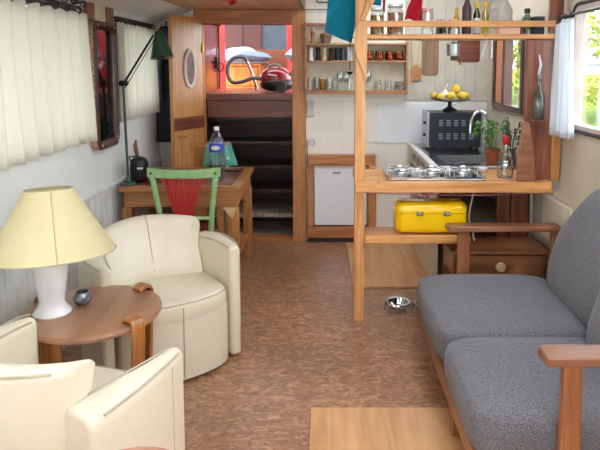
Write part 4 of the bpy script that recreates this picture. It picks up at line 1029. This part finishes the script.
# towel
t = thing('towel_rod', 'thin rod behind the post carrying the blue towel', 'rod', (.17, 3.76, 2.06))
B().cyl((-.18, 0, 0), (.3, 0, 0), .006).build('rod_bar', M['blackiron'], t); B().cyl((-.17, 0, 0), (-.17, 0, .36), .004).build('hanger', M['blackiron'], t); B().cyl((.28, 0, 0), (.28, 0, .36), .004).build('hanger', M['blackiron'], t)
def tw(u, v):
    x = lerp(lerp(.02, -.006, v), lerp(.215, .158, v), u); zb = lerp(1.80, 1.735, u)
    return (x, 3.745 + .012 * math.sin(u * 9 + v * 2) * (.4 + v), lerp(2.068, zb, v))
o = B().sheet(tw, 20, 14).build('tea_towel', M['teal'], solid=.006, ang=180); tag(o, 'teal-blue towel hanging to the left of the timber post', 'towel')
def tw2(u, v): return (lerp(.22, .34, u), 3.745 + .01 * math.sin(u * 8), lerp(2.068, 1.972 - .01 * u, v))
o = B().sheet(tw2, 12, 8).build('tea_towel', M['teal'], solid=.006, ang=180); tag(o, 'small end of a teal towel to the right of the timber post top', 'towel')

# ---------------------------------------------------------------- overhead shelf contents (board top z=1.7835)
def xs(px, Y=3.72): return (px - 326) / 600 * (Y * .9945 - .02)
ZS = 1.7835
def cjar(label, px, r, h, content, lid='clip', y=3.72):
    t = thing('storage_jar', label, 'jar', (xs(px), y, ZS), 0, 'storage jars on the overhead shelf')
    B().lathe([(.001, .002), (r, 0), (r, h * .82), (r * .8, h * .92), (r * .8, h)], n=26).build('jar_body', M['tglass'], t)
    if content: B().lathe([(.001, .004), (r * .94, .004), (r * .94, h * .78), (.001, h * .8)], n=22).build('contents', content, t)
    if lid == 'clip':
        B().lathe([(r * .84, h), (r * .86, h + .012), (.001, h + .02)], n=22).build('lid', M['tglass'], t)
        B().tube([(r * .88 * math.cos(R(20 * k)), r * .88 * math.sin(R(20 * k)), h - .004) for k in range(18)], .0028, 6, True).tube([(-r * .9, -.01, h), (-r * .7, -r * .7, h + .02), (r * .7, -r * .7, h + .02), (r * .9, -.01, h)], .0022, 6).build('clip_wire', M['steel'], t)
    else:
        B().lathe([(r * .86, h * .94), (r * .9, h * .95), (r * .9, h + .008), (.001, h + .012)], n=22).build('lid', lid, t)
    return t
cjar('clip-top jar of yellow pasta nearest the post on the overhead shelf', 377, .042, .15, M['pasta'])
cjar('clip-top jar of mixed pasta, larger, on the overhead shelf', 395, .050, .17, M['pasta2'])
cjar('glass jar with a red and white checked lid beside the red cloth', 427, .037, .15, None, M['check'])
cjar('low jar with a dark lid, left of two on the overhead shelf', 441, .033, .085, M['soil'], M['check'])
cjar('low jar with a pale lid, right of two on the overhead shelf', 453.5, .038, .085, M['tin'], M['check'])
def rc(u, v):
    x = lerp(-.055 + .06 * (1 - v) , .058, u)
    return (x + .003 * math.sin(v * 9), -.055 + .01 * math.sin(u * 10 + v * 4), lerp(.26, .088, v) + .012 * math.sin(u * 6) * v)
o = B().sheet(rc, 14, 10).build('red_cloth', M['redc'], solid=.004, ang=180); tag(o, 'bright red cloth hanging down behind the rail, between the jars', 'cloth', loc=(xs(413), 3.80, ZS))
def rc2(u, v): return (lerp(-.012, .012, u) * (1 - .6 * v), 0, lerp(.27, .14, v))
o = B().sheet(rc2, 4, 6).build('red_ribbon', M['redc'], solid=.004, ang=180); tag(o, 'narrow strip of red cloth between the two pasta jars', 'cloth', loc=(xs(385), 3.80, ZS))
def sbottle(label, px, r, h, m, capm, lab=None, y=3.71, name='sauce_bottle'):
    t = thing(name, label, 'bottle', (xs(px), y, ZS), 0, 'bottles on the overhead shelf')
    B().lathe([(.001, .0), (r, 0), (r, h * .62), (r * .45, h * .78), (r * .45, h * .84), (.001, h * .84)], n=22).build('bottle_body', m, t)
    if lab: B().lathe([(r * 1.02, h * .04), (r * 1.03, h * .045), (r * 1.03, h * .5), (r * 1.02, h * .51)], n=22).build('label_band', lab, t, label='white label')
    B().lathe([(r * .55, h * .82), (r * .58, h * .98), (r * .5, h), (.001, h)], n=18).build('cap', capm, t)
sbottle('tall dark wrapped bottle on the overhead shelf', 466, .028, .26, M['purple'], M['purple'])
sbottle('small bottle with a yellow label behind the tall dark one', 459, .02, .17, M['orangecap'], M['yellowcap'], y=3.80)
sbottle('dark bottle with a white label and bright yellow cap', 476, .022, .195, M['bottled'], M['yellowcap'], M['label'])
sbottle('pale bottle with an orange-yellow cap', 484.5, .022, .195, M['amber'], M['orangecap'])
# crumpled plastic bag
b = B(); bmesh.ops.create_icosphere(b.bm, subdivisions=4, radius=1)
rr_ = random.Random(9); dirs = [(Vector((rr_.uniform(-1, 1), rr_.uniform(-1, 1), rr_.uniform(-1, 1))).normalized(), rr_.uniform(4, 10), rr_.uniform(0, 6)) for _ in range(14)]
for v in b.bm.verts:
    k = 1 + sum(.035 * abs(math.sin(v.co.dot(dd) * f_ + p_)) for dd, f_, p_ in dirs) - .25
    v.co = Vector((v.co.x * .065 * k, v.co.y * .05 * k, .115 + v.co.z * .095 * k))
o = b.build('plastic_bag', M['plasticbag'], ang=50); tag(o, 'crumpled pale plastic bag on the right of the overhead shelf', 'bag', loc=(xs(502), 3.75, ZS + .0)); 
o = B().span(-.068, .062, -.03, .03, 0, .042).build('cardboard_tray', M['pink'], bevel=.003); tag(o, 'low pinkish box on the overhead shelf below the plastic bag', 'box', loc=(xs(506), 3.67, ZS))
o = B().span(-.009, .009, -.05, .05, 0, .06).build('book', M['redbook'], bevel=.002); tag(o, 'dark red book standing on the overhead shelf', 'book', loc=(xs(518.5), 3.70, ZS))
sbottle('round glass decanter with a black stopper near the shelf end', 527, .032, .16, M['greeng'], M['black'], y=3.73, name='glass_decanter')
o = B().span(-.032, .032, -.03, .03, 0, .11).build('storage_box', mat('dark_teal_box', (50, 66, 76), .6), bevel=.003); tag(o, 'dark teal box at the right end of the overhead shelf', 'box', loc=(xs(537.5), 3.72, ZS))

# ---------------------------------------------------------------- drawer cabinet by the wall
t = thing('drawer_cabinet', 'low brown wooden cabinet with one drawer under the counter end', 'cabinet', (1.085, 3.80, 0))
B().span(-.31, .31, -.175, .17, .425, .447).build('cabinet_top', M['cab'], t, bevel=.006)
B().span(-.27, .27, .14, .16, .28, .425).span(-.29, -.27, -.15, .16, .28, .425).span(.27, .29, -.15, .16, .28, .425).build('carcass', M['cab'], t, bevel=.003)
dr = B().span(-.265, .265, -.16, -.14, .285, .415).build('drawer', M['cab'], t, bevel=.004)
k = B().lathe([(.012, 0), (.012, .012), (.028, .018), (.032, .026), (.026, .034), (.001, .036)], n=24).build('knob', M['lightwood'], dr, label='large pale round knob'); k.matrix_local = Matrix.Translation((.0, -.16, .35)) @ Matrix.Rotation(PI / 2, 4, 'X')
for sx in (-1, 1):
    for sy in (-1, 1): B().box(sx * .27, sy * .135, .1425, .045, .04, .283).build('leg', M['cab'], t, bevel=.004)
B().span(-.27, .27, -.14, .14, .08, .10).build('lower_shelf', M['cab'], t, bevel=.003)
b = B(); b.lathe([(.001, 0), (.09, 0), (.11, .06), (.08, .13), (.03, .16), (.001, .165)], n=24); o = b.build('green_bag', M['gcloth']); tag(o, 'olive green bag stored inside the low cabinet', 'bag', loc=(1.0, 3.79, .1005))

# ---------------------------------------------------------------- floor bowls
t = thing('pet_bowl', 'shiny double pet bowl in a wire stand on the floor behind the sofa', 'pet bowl', (.56, 3.77, 0), R(-6))
for x in (-.09, .09):
    B().lathe([(.001, .02), (.05, .022), (.068, .06), (.082, .062), (.08, .066), (.064, .064), (.046, .028), (.001, .026)], x=x, n=28).build('bowl', M['chrome'], t)
    b = B().tube([(x + .084 * math.cos(R(20 * k)), .084 * math.sin(R(20 * k)), .058) for k in range(18)], .004, 6, True)
    for a in (60, 180, 300): b.cyl((x + .084 * math.cos(R(a)), .084 * math.sin(R(a)), .058), (x + .09 * math.cos(R(a)), .09 * math.sin(R(a)), .0), .004)
    b.build('wire_stand', M['steel'], t)

# heater panel on right wall
t = thing('panel_heater', 'flat white panel heater low on the right wall behind the sofa end', 'heater', (XR, 3.58, .5))
B().span(-.045, -.008, -.22, .22, 0, .275).build('heater_panel', M['bin'], t, bevel=.005); B().span(-.048, -.005, .16, .2, .23, .27).build('thermostat', M['lgrey'], t, bevel=.003)
B().span(-.008, 0, -.1, .1, .05, .2).build('bracket', M['grey'], t)
# cables under the worktop
o = B().tube([(0, 0, 0), (.3, .0, -.012), (.7, 0, -.016), (1.15, 0, .0)], .0025, 6).build('pink_string', M['string']); tag(o, 'pink string sagging along under the worktop front', 'string', loc=(.24, 3.60, .825))
o = B().tube([(0, 0, .858), (.01, 0, .80), (-.01, .01, .70), (-.02, .01, .62), (.0, 0, .55), (.02, .01, .47)], .006, 8).build('white_hose', M['cable']); tag(o, 'cream cable hanging down under the worktop right of the bread bin', 'cable', loc=(.94, 3.78, 0))

# red thing on ceiling
t = thing('ceiling_light', 'small red fitting on the boarded ceiling', 'light fitting', (-.70, 4.42, 2.08))
B().lathe([(.07, 0), (.07, -.012), (.05, -.02), (.001, -.02)], n=24).build('ceiling_plate', M['redlam'], t)
B().lathe([(.02, -.02), (.03, -.035), (.001, -.05)], n=16, x=.02).build('lamp_cover', M['redp'], t)

# ================================================================ WHEELHOUSE BEYOND THE DOOR
ZW = 1.3385
struct(B().span(-1.17, -1.06, 6.3, 6.38, ZW, 2.4).build('trim_11', M['redlam'], bevel=.004))
struct(B().span(-.45, -.36, 6.9, 7.0, ZW, 2.4).build('trim_12', M['redlam'], bevel=.004))
o = B().span(-.40, .40, 0, .03, 0, .45).build('deck_screen', M['brown'], bevel=.004); tag(o, 'plain brown panel on deck behind the vacuum cleaner', 'panel', loc=(-.55, 7.35, ZW))
t = thing('deck_cabinet', 'orange wooden cabinet on the deck beyond the doorway', 'cabinet', (-.94, 7.0, ZW))
B().span(-.20, .20, -.24, .2, 0, .25).build('cabinet_body', M['orwood'], t, bevel=.004)
B().span(-.22, .215, -.26, .21, .25, .275).build('cabinet_top', M['orwood'], t, bevel=.005)
B().span(-.17, .17, -.252, -.24, .03, .225).build('door', M['orwood'], t, bevel=.004)
B().span(-.235, .26, -.27, .22, .275, .30).build('cushion_board', M['grey'], t, bevel=.008)
def pillow(label, loc, sx, sy, sz, m, rz=0, ry=0):
    b = B().box(0, 0, 0, 2, 2, 2); bmesh.ops.subdivide_edges(b.bm, edges=b.bm.edges[:], cuts=7, use_grid_fill=True)
    for v in b.bm.verts:
        x, y, z = v.co; e = (1 - abs(x) ** 3) * (1 - abs(y) ** 3)
        v.co = (x * sx / 2 * (1 - .05 * y * y), y * sy / 2 * (1 - .05 * x * x), z * sz / 2 * (max(e, 0) ** .45) + .006 * math.sin(9 * x + 4 * y))
    o = b.build('pillow', m, ang=180, sub=1); tag(o, label, 'pillow', 'pillows piled on the deck', loc); o.rotation_euler = (0, ry, rz); return o
pillow('white pillow lying on the orange deck cabinet', (-1.02, 7.12, ZW + .385), .42, .34, .17, M['pillw'], .1, -.08)
pillow('pale blue pillow leaning in front of the white one', (-.80, 6.80, ZW + .36), .38, .26, .11, M['pillb'], .1, .10)
o = B().span(-.12, .12, -.12, .12, 0, .30).build('deck_box', M['redlam'], bevel=.004); tag(o, 'red box on deck at the right side of the doorway', 'box', loc=(-.29, 6.65, ZW))
pillow('pale blue pillow on the red box at the right of the doorway', (-.30, 6.65, ZW + .37), .30, .25, .15, M['pillb'])
# vacuum cleaner
t = thing('vacuum_cleaner', 'dark red and black vacuum cleaner standing on deck in the doorway', 'vacuum cleaner', (-.49, 5.85, ZW))
def ell(cx, cy, cz, rx, ry, rz_, n=24, m=14, flat=.0):
    rings = []
    for i in range(m + 1):
        a = -PI / 2 + PI * i / m
        rings.append([(cx + rx * math.copysign(abs(math.cos(a)) ** .8, 1) * math.cos(2 * PI * k / n) , cy + ry * abs(math.cos(a)) ** .8 * math.sin(2 * PI * k / n), cz + rz_ * math.sin(a)) for k in range(n)])
    return rings
B().loft(ell(0, 0, .13, .155, .12, .115)).build('vacuum_body', M['vred'], t)
B().loft(ell(.01, -.005, .075, .165, .13, .07)).build('bumper', M['black'], t)
for sx in (-1, 1): 
    B().lathe([(.001, -.015), (.05, -.015), (.055, 0), (.05, .015), (.001, .015)], n=24).build('wheel', M['black'], t).matrix_local = Matrix.Translation((.06 + .0, sx * .115, .056)) @ Matrix.Rotation(PI / 2, 4, 'X')
B().tube([(-.07, -.02, .235), (-.04, -.02, .262), (.02, -.02, .265), (.05, -.02, .245)], .011, 8).build('carry_handle', M['grey'], t)
B().box(-.02, -.112, .165, .09, .01, .02, ry=.2).build('emblem', M['ceramic'], t, bevel=.002)
B().tube([(.14, -.02, .15), (.17, -.02, .2), (.19, -.0, .25)], [.014, .018, .02], 8).build('rear_grip', M['hose'], t)
hp = [(-.13, 0, .12), (-.22, .0, .135), (-.32, .02, .10), (-.42, .05, .09), (-.475, .08, .16), (-.47, .1, .27), (-.40, .1, .335), (-.31, .1, .33), (-.285, .1, .28)]
B().tube(smooth(hp), .019, 10).build('hose', M['hose'], t)
B().tube([(-.285, .08, .29), (-.24, .06, .20), (-.205, .05, .08), (-.19, .04, .01)], [.016, .013, .014, .018], 10).build('wand', M['chrome'], t)
# black latch things on the left jamb of the companionway
t = thing('door_bolt', 'black iron bolt on the dark red wall inside the doorway', 'bolt', (-1.089, 5.95, 1.62))
B().span(0, .02, -.03, .03, -.06, .06).span(0, .03, -.07, .06, -.015, .02).build('bolt_plate', M['blackiron'], t, bevel=.003)
t = thing('strap_bracket', 'tall black iron strap and ring hanging at the doorway edge', 'bracket', (-1.085, 6.1, 1.36))
B().span(0, .012, -.012, .012, 0, .66).build('strap', M['blackiron'], t); B().tube([(.02, -.015 + .0 * k, .22 + .05 * math.sin(R(30 * k))) if False else (.02 + .03 * math.cos(R(30 * k)), -.02, .22 + .045 * math.sin(R(30 * k))) for k in range(12)], .007, 6, True).build('ring', M['blackiron'], t)
B().span(-.0, .03, -.35, .02, .63, .66).build('strap_arm', M['blackiron'], t)

# ================================================================ EXTERIOR
b = B().span(1.8, 70, -30, 90, -.9, -.8)
o = b.build('water_right', M['water']); o['kind'] = 'structure'; o.name = 'ground_water'
b = B().span(-70, -1.8, -30, 90, -.9, -.8)
o = b.build('ground_water', M['water']); o['kind'] = 'structure'
b = B().sheet(lambda u, v: (9 + 40 * v, 5 + 75 * u, -.85 + 1.2 * min(1, v * 14) + .15 * math.sin(u * 40)), 60, 30)
o = b.build('ground_bank', M['grass']); o['kind'] = 'structure'
def tree(label, x, y, z0, h, r, seed, n=1500, cat='tree'):
    t = thing('riverside_tree', label, cat, (x, y, z0), 0, 'trees on the far bank')
    rnd = random.Random(seed)
    B().tube([(0, 0, 0), (.1, 0, h * .4), (0, .1, h * .8)], [.18, .13, .05], 8).build('trunk', M['bark'], t)
    b = B()
    for _ in range(n):
        a, c_, q = rnd.uniform(0, 2 * PI), rnd.uniform(-1, 1), rnd.uniform(.3, 1) ** .5
        s_ = math.sqrt(1 - c_ * c_); p = Vector((r * q * s_ * math.cos(a), r * q * s_ * math.sin(a), h * .62 + h * .38 * q * c_))
        d1 = Vector((rnd.uniform(-1, 1), rnd.uniform(-1, 1), rnd.uniform(-1, 1))).normalized() * rnd.uniform(.12, .24); d2 = d1.orthogonal().normalized() * d1.length * .6
        vs = [b.bm.verts.new(p + k) for k in (-d1, d2, d1, -d2)]; b.bm.faces.new(vs)
    b.build('foliage', M['tree'], t, smooth=False)
tree('yellow-green tree seen through the right-hand window', 12.0, 24.5, .2, 6.5, 2.6, 1)
tree('yellow-green tree beyond the pane edge of the right-hand window', 17.0, 30, .2, 6, 2.6, 2)
tree('light green tree seen through the galley window', 10.5, 33, .2, 5, 2.4, 3)
def bush(label, x, y, r, h, seed, n=900):
    rnd = random.Random(seed); b = B()
    for _ in range(n):
        a, q, z = rnd.uniform(0, 2 * PI), rnd.uniform(0, 1) ** .5, rnd.uniform(0, 1)
        p = Vector((r * q * math.cos(a) * math.sqrt(1 - z * z * .9), r * q * math.sin(a) * math.sqrt(1 - z * z * .9), h * z))
        d1 = Vector((rnd.uniform(-1, 1), rnd.uniform(-1, 1), rnd.uniform(-1, 1))).normalized() * rnd.uniform(.08, .18); d2 = d1.orthogonal().normalized() * d1.length * .6
        vs = [b.bm.verts.new(p + k) for k in (-d1, d2, d1, -d2)]; b.bm.faces.new(vs)
    o = b.build('bank_bush', M['tree'], smooth=False); tag(o, label, 'bush', 'bushes on the far bank', (x, y, .2))
bush('low green bush on the far bank, below the yellow-green tree', 9.8, 21.5, 2.2, 1.0, 5)
bush('low green bush on the far bank, seen low in the galley window', 10, 30.5, 2.2, 1.2, 6)
o = B().cyl((0, 0, 0), (0, 5.0, 0), .05).cyl((0, .5, .1), (0, .5, -2.415), .05).cyl((0, 4.5, .1), (0, 4.5, -2.415), .05).build('mooring_pole', M['grey']); tag(o, 'grey horizontal mooring pole outside the right-hand window', 'pole', loc=(6.2, 13, 1.62))

# ================================================================ LIGHT, CAMERA
W_ = bpy.data.worlds.new('sky'); SC.world = W_; W_.use_nodes = True
nt = W_.node_tree; bg = nt.nodes['Background']; bg.inputs['Color'].default_value = (.88, .94, 1.0, 1); bg.inputs['Strength'].default_value = 6.0
sun = bpy.data.lights.new('sun', 'SUN'); sun.energy = 3; sun.angle = R(2); sun.color = (1, .95, .86)
so = bpy.data.objects.new('sun', sun); COL.objects.link(so); so.rotation_euler = Vector((-.25, 1.0, -1.25)).to_track_quat('-Z', 'Y').to_euler()

cam = bpy.data.cameras.new('camera'); co = bpy.data.objects.new('camera', cam); COL.objects.link(co)
co.location = (0, 0, 1.6); co.rotation_euler = (R(84), 0, 0)
cam.sensor_width = 36; cam.lens = 36; cam.shift_x = -26 / 600; cam.shift_y = -97 / 600
cam.clip_start = .02; cam.clip_end = 300
SC.camera = co
SC.view_settings.view_transform = 'Standard'; SC.view_settings.look = 'None'; SC.view_settings.gamma = 1; SC.view_settings.exposure = 0.52
SC.view_settings.use_curve_mapping = False
SC.cycles.max_bounces = 12; SC.cycles.diffuse_bounces = 6; SC.cycles.transparent_max_bounces = 24; SC.cycles.sample_clamp_indirect = 8
SC.cycles.caustics_refractive = False; SC.cycles.caustics_reflective = False
